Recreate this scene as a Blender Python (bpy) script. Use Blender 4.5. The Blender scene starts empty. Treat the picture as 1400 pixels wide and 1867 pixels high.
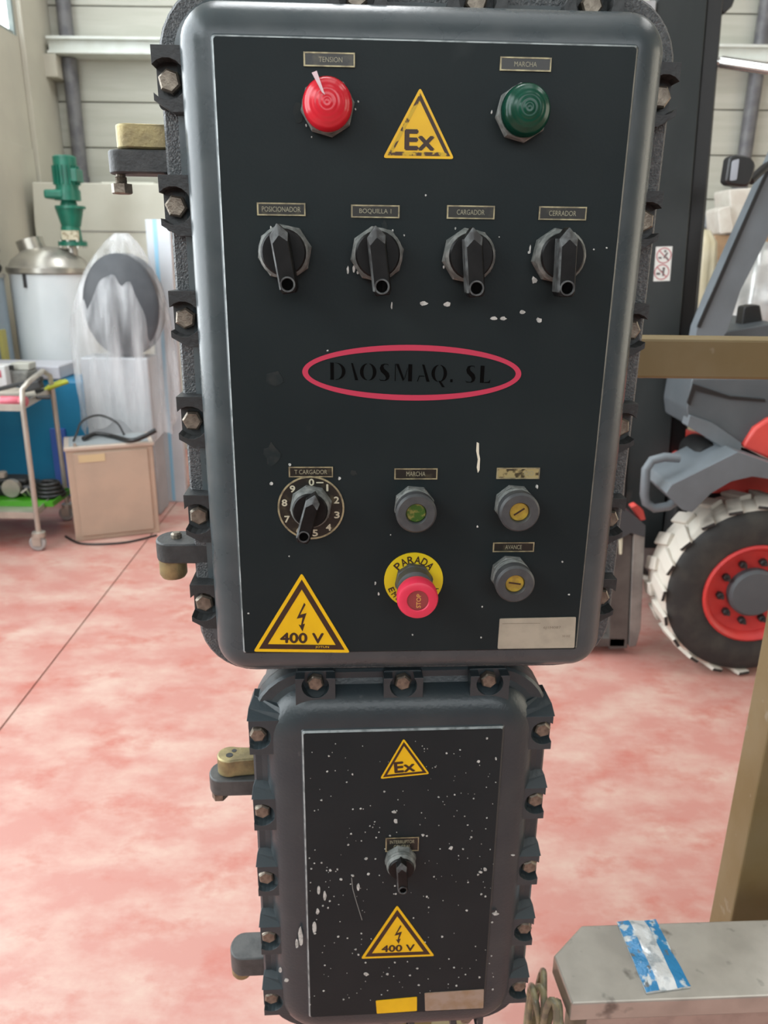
import bpy, bmesh, math, random
from mathutils import Vector, Matrix
random.seed(7)
PI = math.pi
sc = bpy.context.scene
C = sc.collection

# ---------------------------------------------------------------- camera, light, exposure
FPX, CX, CY = 1400.0, 700.0, 933.5
PITCH, ROLL = math.radians(18.537), math.radians(0.71)
CAMZ = 1.5
_F = Vector((0, math.cos(PITCH), -math.sin(PITCH)))
_U = Vector((0, math.sin(PITCH), math.cos(PITCH)))
_R = Vector((1, 0, 0))
_R2 = math.cos(ROLL) * _R + math.sin(ROLL) * _U
_U2 = math.cos(ROLL) * _U - math.sin(ROLL) * _R
cd = bpy.data.cameras.new('camera')
cd.sensor_fit = 'HORIZONTAL'
cd.sensor_width = 36.0
cd.lens = 36.0 * FPX / 1400.0
cd.clip_start = 0.02
cd.dof.use_dof = True
cd.dof.focus_distance = 0.72
cd.dof.aperture_fstop = 13.0
cam = bpy.data.objects.new('camera', cd)
m3 = Matrix((_R2, _U2, -_F)).transposed()
cam.matrix_world = Matrix.Translation((0, 0, CAMZ)) @ m3.to_4x4()
C.objects.link(cam)
sc.camera = cam

w = bpy.data.worlds.new('world')
w.use_nodes = True
w.node_tree.nodes['Background'].inputs[0].default_value = (0.75, 0.85, 1.0, 1)
w.node_tree.nodes['Background'].inputs[1].default_value = 0.6
sc.world = w

sc.view_settings.view_transform = 'Standard'
sc.view_settings.look = 'None'
sc.view_settings.gamma = 1.0
sc.view_settings.use_curve_mapping = False
sc.view_settings.exposure = 0.0


def area(name, loc, rot, sx, sy, power, col):
    l = bpy.data.lights.new(name, 'AREA')
    l.shape = 'RECTANGLE'
    l.size, l.size_y = sx, sy
    l.energy = power
    l.color = col
    o = bpy.data.objects.new(name, l)
    o.location = loc
    o.rotation_euler = rot
    C.objects.link(o)
    return o


# daylight: strip window and tall side window in the left wall, skylight strips in the roof, doorway on the right
area('window_daylight', (-2.5, 0.6, 3.6), (0, math.radians(-90), 0), 1.5, 8.6, 70, (0.86, 0.95, 1.0))
area('front_fill_light', (0.8, -4.3, 3.4), (math.radians(90), 0, 0), 6.0, 2.2, 150, (0.92, 0.97, 1.0))  # added fill behind the camera for panel and signs; front wall is solid
area('side_window_daylight', (-2.52, 1.65, 1.95), (0, math.radians(-90), 0), 2.0, 4.1, 54, (0.86, 0.94, 1.0))
area('skylight_daylight', (-0.5, 3.7, 5.75), (0, 0, 0), 1.4, 4.0, 150, (0.95, 0.98, 1.0))
area('skylight_daylight', (0.8, 0.6, 5.75), (0, 0, 0), 1.4, 4.0, 20, (0.95, 0.98, 1.0))
area('skylight_daylight', (3.4, 2.4, 5.75), (0, 0, 0), 1.4, 4.5, 60, (0.98, 0.98, 0.95))
area('doorway_daylight', (6.3, 1.6, 2.0), (0, math.radians(90), 0), 3.4, 4.0, 95, (1.0, 0.93, 0.76))

# ---------------------------------------------------------------- pixel helpers


def ray(px, py):
    return _F + (px - CX) / FPX * _R2 - (py - CY) / FPX * _U2


def at_y(px, py, Y):
    d = ray(px, py)
    t = Y / d.y
    return Vector((d.x * t, Y, CAMZ + d.z * t))


def on_floor(px, py, z=0.0):
    d = ray(px, py)
    t = (z - CAMZ) / d.z
    return Vector((d.x * t, d.y * t, z))


class Frame:
    """vertical plane turned by yaw; local x right, y away from the viewer, z up"""

    def __init__(s, yaw, D, uc, zb):
        s.yaw = yaw
        n = Vector((-math.sin(yaw), math.cos(yaw), 0))
        e = Vector((math.cos(yaw), math.sin(yaw), 0))
        s.n, s.e = n, e
        s.o = n * (D * math.cos(yaw)) + e * uc
        s.o.z = zb

    def px(s, px, py, y=0.0):
        d = ray(px, py)
        c = Vector((0, 0, CAMZ))
        t = ((s.o - c).dot(s.n) + y) / d.dot(s.n)
        p = c + d * t - s.o
        return (p.dot(s.e), p.z)


# ---------------------------------------------------------------- materials
MATS = {}


def mat(name, col, rough=0.5, metal=0.0, col2=None, scale=20.0, lo=0.4, hi=0.6, bump=0.0, bscale=200.0,
        stretch=(1, 1, 1), spec=0.5, col3=None, scale3=60.0, lo3=0.62, hi3=0.68, rough2=None, alpha=1.0, nrough=0.5,
        transmission=0.0, emis=None, estr=0.0, coat=0.0, detail=4.0):
    if name in MATS:
        return MATS[name]
    m = bpy.data.materials.new(name)
    m.use_nodes = True
    nt = m.node_tree
    b = nt.nodes['Principled BSDF']
    L = nt.links.new
    b.inputs['Base Color'].default_value = (*col, 1)
    b.inputs['Roughness'].default_value = rough
    b.inputs['Metallic'].default_value = metal
    b.inputs['Specular IOR Level'].default_value = spec
    b.inputs['Alpha'].default_value = alpha
    b.inputs['Transmission Weight'].default_value = transmission
    b.inputs['Coat Weight'].default_value = coat
    if emis:
        b.inputs['Emission Color'].default_value = (*emis, 1)
        b.inputs['Emission Strength'].default_value = estr
    tc = nt.nodes.new('ShaderNodeTexCoord')
    mp = nt.nodes.new('ShaderNodeMapping')
    mp.inputs['Scale'].default_value = stretch
    L(tc.outputs['Object'], mp.inputs['Vector'])

    def noise(s, dtl=4.0):
        n = nt.nodes.new('ShaderNodeTexNoise')
        n.inputs['Scale'].default_value = s
        n.inputs['Detail'].default_value = dtl
        n.inputs['Roughness'].default_value = nrough
        L(mp.outputs['Vector'], n.inputs['Vector'])
        return n.outputs['Fac']

    def ramp(src, a, c):
        r = nt.nodes.new('ShaderNodeMapRange')
        r.inputs['From Min'].default_value = a
        r.inputs['From Max'].default_value = c
        L(src, r.inputs['Value'])
        return r.outputs['Result']

    cur = None
    if col2:
        fac = ramp(noise(scale, detail), lo, hi)
        mx = nt.nodes.new('ShaderNodeMix')
        mx.data_type = 'RGBA'
        mx.inputs['A'].default_value = (*col, 1)
        mx.inputs['B'].default_value = (*col2, 1)
        L(fac, mx.inputs['Factor'])
        cur = mx.outputs['Result']
        if rough2 is not None:
            mr = nt.nodes.new('ShaderNodeMix')
            mr.inputs['A'].default_value = rough
            mr.inputs['B'].default_value = rough2
            L(fac, mr.inputs['Factor'])
            L(mr.outputs['Result'], b.inputs['Roughness'])
    if col3:
        fac = ramp(noise(scale3, max(3.0, detail - 3)), lo3, hi3)
        mx = nt.nodes.new('ShaderNodeMix')
        mx.data_type = 'RGBA'
        if cur:
            L(cur, mx.inputs['A'])
        else:
            mx.inputs['A'].default_value = (*col, 1)
        mx.inputs['B'].default_value = (*col3, 1)
        L(fac, mx.inputs['Factor'])
        cur = mx.outputs['Result']
    if cur:
        L(cur, b.inputs['Base Color'])
    if bump:
        bn = nt.nodes.new('ShaderNodeBump')
        bn.inputs['Strength'].default_value = bump
        bn.inputs['Distance'].default_value = 0.002
        L(noise(bscale, 2.0), bn.inputs['Height'])
        L(bn.outputs['Normal'], b.inputs['Normal'])
    MATS[name] = m
    return m


def plastic_film(name, col, a0, a1, scale):
    m = mat(name, col, rough=0.14, spec=0.8)
    nt = m.node_tree
    b = nt.nodes['Principled BSDF']
    tc = nt.nodes.new('ShaderNodeTexCoord')
    n = nt.nodes.new('ShaderNodeTexNoise')
    n.inputs['Scale'].default_value = scale
    n.inputs['Detail'].default_value = 3
    r = nt.nodes.new('ShaderNodeMapRange')
    r.inputs['From Min'].default_value = 0.35
    r.inputs['From Max'].default_value = 0.7
    r.inputs['To Min'].default_value = a0
    r.inputs['To Max'].default_value = a1
    mp = nt.nodes.new('ShaderNodeMapping')
    mp.inputs['Scale'].default_value = (1.6, 1.6, 0.22)
    mp.inputs['Rotation'].default_value = (0, 0.12, 0)
    nt.links.new(tc.outputs['Object'], mp.inputs['Vector'])
    nt.links.new(mp.outputs['Vector'], n.inputs['Vector'])
    nt.links.new(n.outputs['Fac'], r.inputs['Value'])
    nt.links.new(r.outputs['Result'], b.inputs['Alpha'])
    return m


panel_paint = mat('panel_paint', (0.0125, 0.0185, 0.0200), 0.46, 0, (0.017, 0.0235, 0.0245), 9, 0.4, 0.75, bump=0.05, bscale=350, spec=0.14,
                  col3=(0.035, 0.043, 0.044), scale3=14, lo3=0.68, hi3=0.9)
lid_paint = mat('lid_paint', (0.044, 0.058, 0.064), 0.27, 0, (0.060, 0.073, 0.078), 25, 0.4, 0.7, bump=0.06, bscale=200, rough2=0.33,
                col3=(0.15, 0.165, 0.165), scale3=130, lo3=0.78, hi3=0.84)
cast_paint = mat('cast_paint', (0.060, 0.066, 0.070), 0.45, 0, (0.13, 0.135, 0.135), 420, 0.45, 0.7, bump=0.9, bscale=520)
lug_paint = mat('lug_paint', (0.022, 0.024, 0.025), 0.5, 0, (0.04, 0.042, 0.042), 60, 0.4, 0.7, bump=0.25, bscale=300)
worn_lit_edge = mat('worn_lit_edge', (0.30, 0.33, 0.33), 0.45, 0.2, (0.14, 0.16, 0.16), 60, 0.45, 0.6)  # edge wear plus light caught by left and top chamfers, put in the colour
low_panel = mat('lower_panel_paint', (0.0125, 0.0175, 0.0195), 0.5, 0, (0.016, 0.021, 0.023), 12, 0.4, 0.7, spec=0.2, bump=0.06, bscale=300)
low_lid = mat('lower_lid_paint', (0.026, 0.037, 0.043), 0.33, 0, (0.036, 0.046, 0.050), 18, 0.4, 0.7, bump=0.15, bscale=260,
              col3=(0.16, 0.16, 0.15), scale3=38, lo3=0.70, hi3=0.8)
low_lug = mat('lower_lug_paint', (0.07, 0.07, 0.068), 0.5, 0, (0.04, 0.042, 0.042), 40, 0.4, 0.6, bump=0.2, bscale=300)
bolt_metal = mat('bolt_metal', (0.26, 0.225, 0.18), 0.45, 0.7, (0.15, 0.125, 0.10), 160, 0.35, 0.65, bump=0.2, bscale=500)
brass_metal = mat('brass_metal', (0.36, 0.30, 0.15), 0.5, 0.6, (0.22, 0.18, 0.10), 60, 0.35, 0.65, bump=0.25, bscale=300)
plate_black = mat('plate_black', (0.012, 0.011, 0.008), 0.35, 0, (0.06, 0.052, 0.03), 90, 0.55, 0.72)
plate_gold = mat('plate_gold', (0.42, 0.37, 0.22), 0.45, 0.4, (0.22, 0.19, 0.12), 120, 0.4, 0.6)
plate_text = mat('plate_text', (0.30, 0.28, 0.19), 0.5)
plate_worn = mat('plate_worn', (0.40, 0.33, 0.15), 0.5, 0.3, (0.06, 0.045, 0.02), 110, 0.5, 0.58)
knob_black = mat('knob_black', (0.005, 0.005, 0.005), 0.36, 0, (0.010, 0.010, 0.010), 60, 0.4, 0.7, spec=0.22)
knob_edge = mat('knob_edge', (0.10, 0.11, 0.11), 0.5, 0, (0.03, 0.03, 0.03), 120, 0.4, 0.6)
collar_grey = mat('collar_grey', (0.105, 0.115, 0.108), 0.6, 0, (0.24, 0.25, 0.235), 120, 0.42, 0.68, bump=0.2, bscale=400)
ring_grey = mat('ring_grey', (0.045, 0.048, 0.051), 0.5, 0, (0.065, 0.068, 0.068), 100, 0.4, 0.7)
lens_red = mat('lens_red', (0.62, 0.018, 0.035), 0.22, 0, (0.45, 0.01, 0.02), 30, 0.4, 0.7)
lens_green = mat('lens_green', (0.003, 0.055, 0.032), 0.24, 0, (0.002, 0.022, 0.013), 30, 0.4, 0.7, spec=0.35)
head_red = mat('head_red', (0.72, 0.035, 0.085), 0.42, 0, (0.60, 0.02, 0.05), 20, 0.4, 0.7)
head_dish = mat('head_dish', (0.28, 0.045, 0.045), 0.4)
sign_yellow = mat('sign_yellow', (0.84, 0.51, 0.001), 0.45, 0, (0.78, 0.46, 0.001), 30, 0.4, 0.6)
sign_black = mat('sign_black', (0.035, 0.014, 0.006), 0.5, 0, (0.05, 0.02, 0.008), 60, 0.5, 0.7)
sign_black_worn = mat('sign_black_worn', (0.06, 0.025, 0.006), 0.5, 0, (0.60, 0.39, 0.01), 160, 0.45, 0.52)
disc_yellow = mat('disc_yellow', (0.70, 0.52, 0.008), 0.42)
logo_red = mat('logo_red', (0.52, 0.028, 0.075), 0.5)
logo_black = mat('logo_black', (0.002, 0.002, 0.002), 0.7, spec=0.05)
green_button = mat('green_button', (0.035, 0.10, 0.012), 0.3, 0, (0.22, 0.20, 0.05), 150, 0.5, 0.6)
brass_button = mat('brass_button', (0.50, 0.36, 0.05), 0.35, 0.3, (0.36, 0.25, 0.05), 120, 0.4, 0.6)
data_plate = mat('data_plate', (0.42, 0.38, 0.30), 0.5, 0.1, (0.36, 0.33, 0.26), 60, 0.4, 0.65)
tan_plate = mat('tan_plate', (0.36, 0.28, 0.22), 0.5, 0.1, (0.30, 0.21, 0.13), 60, 0.4, 0.65)
splash = mat('paint_splash', (0.55, 0.56, 0.53), 0.6, 0, (0.35, 0.36, 0.34), 200, 0.45, 0.6)
splash_cream = mat('paint_splash_cream', (0.72, 0.68, 0.54), 0.6)
faint_mark = mat('faint_mark', (0.20, 0.21, 0.20), 0.6)

# ---------------------------------------------------------------- mesh builder


class MB:
    def __init__(s):
        s.v, s.f, s.mi = [], [], []

    def add(s, vs, fs, mi=0):
        n = len(s.v)
        s.v += [tuple(p) for p in vs]
        s.f += [tuple(i + n for i in q) for q in fs]
        s.mi += [mi] * len(fs)
        return s

    def box(s, x0, x1, y0, y1, z0, z1, mi=0):
        v = [(x, y, z) for z in (z0, z1) for y in (y0, y1) for x in (x0, x1)]
        return s.add(v, [(0, 2, 3, 1), (4, 5, 7, 6), (0, 1, 5, 4), (2, 6, 7, 3), (0, 4, 6, 2), (1, 3, 7, 5)], mi)

    def obox(s, c, sx, sy, sz, rot=None, mi=0):
        v = [Vector((x * sx / 2, y * sy / 2, z * sz / 2)) for z in (-1, 1) for y in (-1, 1) for x in (-1, 1)]
        if rot is not None:
            v = [rot @ p for p in v]
        v = [p + Vector(c) for p in v]
        return s.add(v, [(0, 2, 3, 1), (4, 5, 7, 6), (0, 1, 5, 4), (2, 6, 7, 3), (0, 4, 6, 2), (1, 3, 7, 5)], mi)

    def prism(s, poly, y0, y1, mi=0, axis='y'):
        """2D polygon (x,z) pushed along y (or (x,y) pushed along z, or (y,z) along x)"""
        n = len(poly)
        def P(p, d):
            return {'y': (p[0], d, p[1]), 'z': (p[0], p[1], d), 'x': (d, p[0], p[1])}[axis]
        v = [P(p, y0) for p in poly] + [P(p, y1) for p in poly]
        f = [tuple(range(n)), tuple(range(2 * n - 1, n - 1, -1))]
        f += [((i + 1) % n, i, n + i, n + (i + 1) % n) for i in range(n)]
        return s.add(v, f, mi)

    def loft(s, loops, cap0=True, cap1=True, mis=None):
        n = len(loops[0])
        v = [p for l in loops for p in l]
        base = len(s.v)
        s.v += [tuple(p) for p in v]
        for k in range(len(loops) - 1):
            for i in range(n):
                j = (i + 1) % n
                s.f.append((base + k * n + i, base + k * n + j, base + (k + 1) * n + j, base + (k + 1) * n + i))
                s.mi.append(mis(k, i) if mis else 0)
        if cap0:
            s.f.append(tuple(base + i for i in range(n - 1, -1, -1)))
            s.mi.append(mis(-1, 0) if mis else 0)
        if cap1:
            s.f.append(tuple(base + (len(loops) - 1) * n + i for i in range(n)))
            s.mi.append(mis(-2, 0) if mis else 0)
        return s

    def lathe(s, prof, o=(0, 0, 0), axis='y', n=32, caps=True, mi=0, rot=0.0):
        """prof: (radius, distance along axis)"""
        loops = []
        for r, h in prof:
            l = []
            for i in range(n):
                a = 2 * PI * i / n + rot
                c, q = math.cos(a) * r, math.sin(a) * r
                p = {'y': (c, h, q), 'z': (c, q, h), 'x': (h, c, q)}[axis]
                l.append((p[0] + o[0], p[1] + o[1], p[2] + o[2]))
            loops.append(l)
        return s.loft(loops, caps, caps, (lambda k, i: mi))

    def tube(s, pts, r, n=8, mi=0, caps=True):
        pts = [Vector(p) for p in pts]
        loops = []
        up = None
        for i, p in enumerate(pts):
            a = pts[max(i - 1, 0)]
            c = pts[min(i + 1, len(pts) - 1)]
            t = (c - a).normalized()
            if up is None:
                up = Vector((0, 0, 1)) if abs(t.z) < 0.9 else Vector((1, 0, 0))
            x = t.cross(up).normalized()
            up = x.cross(t).normalized()
            rr = r[i] if isinstance(r, (list, tuple)) else r
            loops.append([p + (x * math.cos(2 * PI * k / n) + up * math.sin(2 * PI * k / n)) * rr for k in range(n)])
        return s.loft(loops, caps, caps, (lambda k, i: mi))

    def mesh(s, name, mats, smooth=None):
        me = bpy.data.meshes.new(name)
        me.from_pydata(s.v, [], s.f)
        mats = mats if isinstance(mats, (list, tuple)) else [mats]
        for m in mats:
            me.materials.append(m)
        me.polygons.foreach_set('material_index', s.mi)
        bm = bmesh.new()
        bm.from_mesh(me)
        bmesh.ops.recalc_face_normals(bm, faces=bm.faces)
        bm.to_mesh(me)
        bm.free()
        if smooth:
            me.shade_smooth()
            me.set_sharp_from_angle(angle=math.radians(smooth))
        me.update()
        return me

    def build(s, name, mats, parent=None, smooth=None, bevel=0.0, seg=2, loc=None):
        o = bpy.data.objects.new(name, s.mesh(name, mats, smooth))
        C.objects.link(o)
        if parent:
            o.parent = parent
        if bevel:
            md = o.modifiers.new('bevel', 'BEVEL')
            md.width = bevel
            md.segments = seg
            md.limit_method = 'ANGLE'
            md.angle_limit = math.radians(35)
        if loc:
            o.location = loc
        return o


def inst(name, me, parent, loc=(0, 0, 0), rot=(0, 0, 0)):
    o = bpy.data.objects.new(name, me)
    C.objects.link(o)
    o.parent = parent
    o.location = loc
    o.rotation_euler = rot
    return o


def thing(name, label, cat, loc=(0, 0, 0), rz=0, group=None):
    o = bpy.data.objects.new(name, None)
    o.empty_display_size = 0.05
    C.objects.link(o)
    o.location = loc
    o.rotation_euler = (0, 0, rz)
    tag(o, label, cat, group)
    return o


def tag(o, label, cat, group=None):
    o['label'] = label
    o['category'] = cat
    if group:
        o['group'] = group
    return o


def struct(o):
    o['kind'] = 'structure'
    return o


def rrect(hw, hz, r, y, cx=0.0, cz=0.0, n=8):
    pts = []
    r = min(r, hw, hz)
    for (sx, sz, a0) in ((1, 1, 0), (-1, 1, 90), (-1, -1, 180), (1, -1, 270)):
        for i in range(n + 1):
            a = math.radians(a0 + 90 * i / n)
            pts.append((cx + sx * (hw - r) + r * math.cos(a), y, cz + sz * (hz - r) + r * math.sin(a)))
    return pts


def rpoly(pts, r, n=4):
    """round the corners of a 2D polygon"""
    out = []
    k = len(pts)
    for i in range(k):
        p0, p, p1 = Vector(pts[i - 1]), Vector(pts[i]), Vector(pts[(i + 1) % k])
        d0, d1 = (p0 - p), (p1 - p)
        t = min(r, d0.length * 0.45, d1.length * 0.45)
        a, b = p + d0.normalized() * t, p + d1.normalized() * t
        for j in range(n + 1):
            u = j / n
            q = a * (1 - u) ** 2 + p * 2 * u * (1 - u) + b * u * u
            out.append((q.x, q.y))
    return out


_fc = {}


def text_geo(s):
    if s in _fc:
        return _fc[s]
    cu = bpy.data.curves.new('lettering', 'FONT')
    cu.body = s
    cu.align_x = 'LEFT'
    cu.resolution_u = 3
    ob = bpy.data.objects.new('lettering', cu)
    me = bpy.data.meshes.new_from_object(ob)
    vs = [v.co.copy() for v in me.vertices]
    fs = [tuple(p.vertices) for p in me.polygons]
    bpy.data.objects.remove(ob)
    bpy.data.curves.remove(cu)
    bpy.data.meshes.remove(me)
    x0, x1 = min(v.x for v in vs), max(v.x for v in vs)
    y0, y1 = min(v.y for v in vs), max(v.y for v in vs)
    out = ([((v.x - x0) / (x1 - x0) - 0.5, (v.y - y0) / (y1 - y0) - 0.5) for v in vs], fs)
    _fc[s] = out
    return out


def text_to(mb, s, cx, cz, wd, ht, y, rot=0.0, shear=0.0, mi=0, bold=0.0):
    vs, fs = text_geo(s)
    c, q = math.cos(rot), math.sin(rot)
    offs = [(0, 0)] if not bold else [(-bold, 0), (bold, 0), (0, bold), (0, -bold)]
    for k, (bx, bz) in enumerate(offs):
        P = []
        for (a, b) in vs:
            a, b = a * wd + b * ht * shear + bx, b * ht + bz
            P.append((cx + a * c - b * q, y - k * 0.00002, cz + a * q + b * c))
        mb.add(P, fs, mi)
    return mb


def bow(p, q, n=6, sag=0.0, side=(0, 0, 0)):
    p, q = Vector(p), Vector(q)
    return [p.lerp(q, i / n) + Vector((0, 0, -sag)) * 4 * (i / n) * (1 - i / n) + Vector(side) * 4 * (i / n) * (1 - i / n) for i in range(n + 1)]


# ================================================================ THE ROOM
pink = mat('worn_pink_floor', (0.465, 0.215, 0.180), 0.42, 0, (0.53, 0.365, 0.305), 3.6, 0.42, 0.66, stretch=(1, 1.5, 1), nrough=0.66,
           col3=(0.43, 0.125, 0.095), scale3=4.2, lo3=0.52, hi3=0.72, bump=0.03, bscale=60, rough2=0.5, detail=11)
joint_dark = mat('joint_dark', (0.25, 0.16, 0.13), 0.8)
wall_cream = mat('wall_cream', (0.50, 0.48, 0.40), 0.7, 0, (0.46, 0.44, 0.37), 3, 0.4, 0.6, bump=0.1, bscale=30)
clad_grey = mat('cladding_grey', (0.47, 0.47, 0.41), 0.6, 0, (0.42, 0.42, 0.36), 5, 0.4, 0.6, stretch=(0.3, 1, 3))
clad_gap = mat('cladding_gap', (0.22, 0.21, 0.17), 0.8)
rail_white = mat('rail_white', (0.66, 0.70, 0.66), 0.45, 0, (0.60, 0.63, 0.58), 8, 0.4, 0.6)
pipe_dark = mat('pipe_dark', (0.10, 0.10, 0.11), 0.45, 0, (0.15, 0.15, 0.155), 12, 0.4, 0.6)
roof_grey = mat('roof_grey', (0.42, 0.42, 0.40), 0.8, 0, (0.38, 0.38, 0.36), 3)
pane_light = mat('window_pane_light', (0.9, 0.95, 1.0), 0.3, emis=(0.9, 0.97, 1.0), estr=3.0)
frame_grey = mat('window_frame_grey', (0.20, 0.24, 0.23), 0.5, 0, (0.26, 0.30, 0.28), 20)

XL, XR, YB, YF, ZC = -2.66, 6.5, 6.8, -4.5, 5.9
# floor: slabs with one saw-cut joint that runs as in the photograph
ja, jb = on_floor(0, 1330), on_floor(250, 1008)
jd = (jb - ja).normalized()
jn = Vector((-jd.y, jd.x, 0))


def clip(poly, n, d, keep):
    out = []
    for i in range(len(poly)):
        p, q = poly[i], poly[(i + 1) % len(poly)]
        a, b = (p.dot(n) - d) * keep, (q.dot(n) - d) * keep
        if a >= 0:
            out.append(p)
        if a * b < 0:
            out.append(p.lerp(q, a / (a - b)))
    return out


fl = struct(MB().box(XL - 0.2, XR + 0.2, YF - 0.2, YB + 0.2, -0.2, -0.006).build('floor', joint_dark))
rect = [Vector((XL, YF, 0)), Vector((XR, YF, 0)), Vector((XR, YB, 0)), Vector((XL, YB, 0))]
dj = ja.dot(jn)
dd = jb.dot(jd) + 1.15
for (k1, k2) in ((1, 1), (1, -1), (-1, 1), (-1, -1)):
    p = clip(clip(rect, jn, dj + 0.0035 * k1, k1), jd, dd + 0.0035 * k2, k2)
    if len(p) > 2:
        MB().prism([(v.x, v.y) for v in p], -0.006, 0.0, axis='z').build('floor_slab', pink, fl)

wb = struct(MB().box(XL - 0.2, XR + 0.2, YB + 0.03, YB + 0.25, -0.2, ZC + 0.1).build('wall_back', clad_gap))
zz = -0.02
while zz < ZC:
    MB().box(XL, XR, YB, YB + 0.03, max(zz, 0.0) + 0.004, min(zz + 0.325, ZC), 0).build('cladding_panel', clad_grey, wb, bevel=0.004)
    zz += 0.33
# left wall with a strip window
wz0 = at_y(28, 74, 5.5).z
wy1 = None
for i in range(400):
    yy = 4.0 + i * 0.007
    if at_y(30, 60, yy).x < XL:
        wy1 = yy
        break
wy1 = wy1 or 5.3
d = ray(0, 48)
wz0 = CAMZ + d.z * (XL / d.x)
struct(MB().box(XL - 0.2, XL, YF, -0.4, -0.2, wz0).box(XL - 0.2, XL, 3.7, YB, -0.2, wz0).box(XL - 0.2, XL, -0.4, 3.7, -0.2, 0.9).box(XL - 0.2, XL, YF, YB, wz0 + 1.7, ZC)
       .box(XL - 0.2, XL, wy1, YB, wz0, wz0 + 1.7).box(XL - 0.2, XL, YF, -3.9, wz0, wz0 + 1.7).build('wall_left', wall_cream))
wn = struct(MB().box(XL - 0.06, XL - 0.04, -3.9, wy1, wz0, wz0 + 1.7).build('window_1', pane_light))
fr = MB()
fr.box(XL - 0.04, XL - 0.005, wy1 - 0.03, wy1, wz0, wz0 + 1.7).box(XL - 0.04, XL - 0.005, -3.9, -3.85, wz0, wz0 + 1.7)
fr.box(XL - 0.04, XL - 0.005, -3.85, wy1 - 0.05, wz0, wz0 + 0.02).box(XL - 0.04, XL - 0.005, -3.85, wy1 - 0.05, wz0 + 1.66, wz0 + 1.7)
for k in range(1, 5):
    ym = -3.9 + (wy1 + 3.9) * k / 5
    fr.box(XL - 0.04, XL - 0.01, ym - 0.02, ym + 0.02, wz0 + 0.04, wz0 + 1.66)
fr.build('window_frame', frame_grey, wn)
# pilaster near the corner and a scored joint below the window
pl = struct(MB().box(XL, XL + 0.04, wy1 + 0.02, YB, 0, ZC).build('trim_1', wall_cream, bevel=0.006))
zs = CAMZ + ray(15, 257).z * (XL / ray(15, 257).x)
struct(MB().box(XL, XL + 0.012, 3.9, wy1 + 0.015, 0, zs - 0.006).build('trim_2', wall_cream, bevel=0.004))
struct(MB().box(XL - 0.16, XL - 0.12, -0.4, 3.7, 0.9, wz0).build('window_2', pane_light))
struct(MB().box(XR, XR + 0.2, YF, YB, -0.2, ZC).build('wall_right', wall_cream))
struct(MB().box(XL - 0.2, XR + 0.2, YF - 0.2, YF, -0.2, ZC).build('wall_front', mat('front_wall_grey', (0.16, 0.16, 0.155), 0.8)))
struct(MB().box(XL - 0.2, XR + 0.2, YF - 0.2, YB + 0.2, ZC, ZC + 0.2).build('ceiling', roof_grey))

# white girt rail along the back wall, dark service pipes
zr0, zr1 = at_y(200, 98, YB - 0.2).z, at_y(200, 66, YB - 0.2).z
xr0 = at_y(84, 80, YB - 0.2).x
rr = struct(MB().box(xr0, XR, YB - 0.16, YB, zr0, zr1).box(xr0, XR, YB - 0.2, YB - 0.16, zr0, zr0 + 0.02)
            .box(xr0, XR, YB - 0.2, YB - 0.16, zr1 - 0.02, zr1).build('trim_3', rail_white, bevel=0.003))
p0 = at_y(94, 108, YB - 0.1)
struct(MB().box(p0.x - 0.07, p0.x + 0.07, YB - 0.2, YB, zr0 - 0.16, zr0 - 0.002).build('trim_4', wall_cream, bevel=0.005))
for i, (px, py) in enumerate(((117, 30), (1391, 60))):
    a = at_y(px, py, YB - 0.07)
    o = struct(MB().lathe([(0.055, 0), (0.055, zr0 - 0.01)], (a.x, YB - 0.06, 0), 'z', 16).lathe([(0.055, zr1 + 0.01), (0.055, ZC - 0.01)], (a.x, YB - 0.06, 0), 'z', 16)
               .lathe([(0.062, zr0 - 0.9), (0.062, zr0 - 0.85)], (a.x, YB - 0.06, 0), 'z', 16).build('trim_%d' % (5 + i), pipe_dark, smooth=40))

# ================================================================ UPPER CONTROL ENCLOSURE
YAW1 = math.radians(2.94)
ZU = 1.046
FU = Frame(YAW1, 0.717, 0.0679, ZU)
up = thing('control_enclosure', 'large dark grey cast control enclosure with knobs, lamps and an oval red logo', 'control panel',
           FU.o, YAW1)
HW, ZB, ZT = 0.1757, 1.1045 - ZU, 1.6672 - ZU
HZ, CZ = (ZT - ZB) / 2, (ZT + ZB) / 2


def lid_loops(prof, hw, hz, cz, r0, n=8):
    return [rrect(hw + o, hz + o, max(r0 + o * k, 0.001), y, 0, cz, n) for (o, y, k) in prof]


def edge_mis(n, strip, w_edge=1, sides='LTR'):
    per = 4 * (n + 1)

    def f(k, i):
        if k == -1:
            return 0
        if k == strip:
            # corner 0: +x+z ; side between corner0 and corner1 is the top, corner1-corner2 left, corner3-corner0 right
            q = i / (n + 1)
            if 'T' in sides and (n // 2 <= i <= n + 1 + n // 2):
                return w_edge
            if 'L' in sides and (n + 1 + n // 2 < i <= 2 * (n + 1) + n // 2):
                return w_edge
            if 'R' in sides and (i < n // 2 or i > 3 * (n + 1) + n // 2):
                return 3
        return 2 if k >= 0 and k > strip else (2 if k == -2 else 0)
    return f


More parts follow.
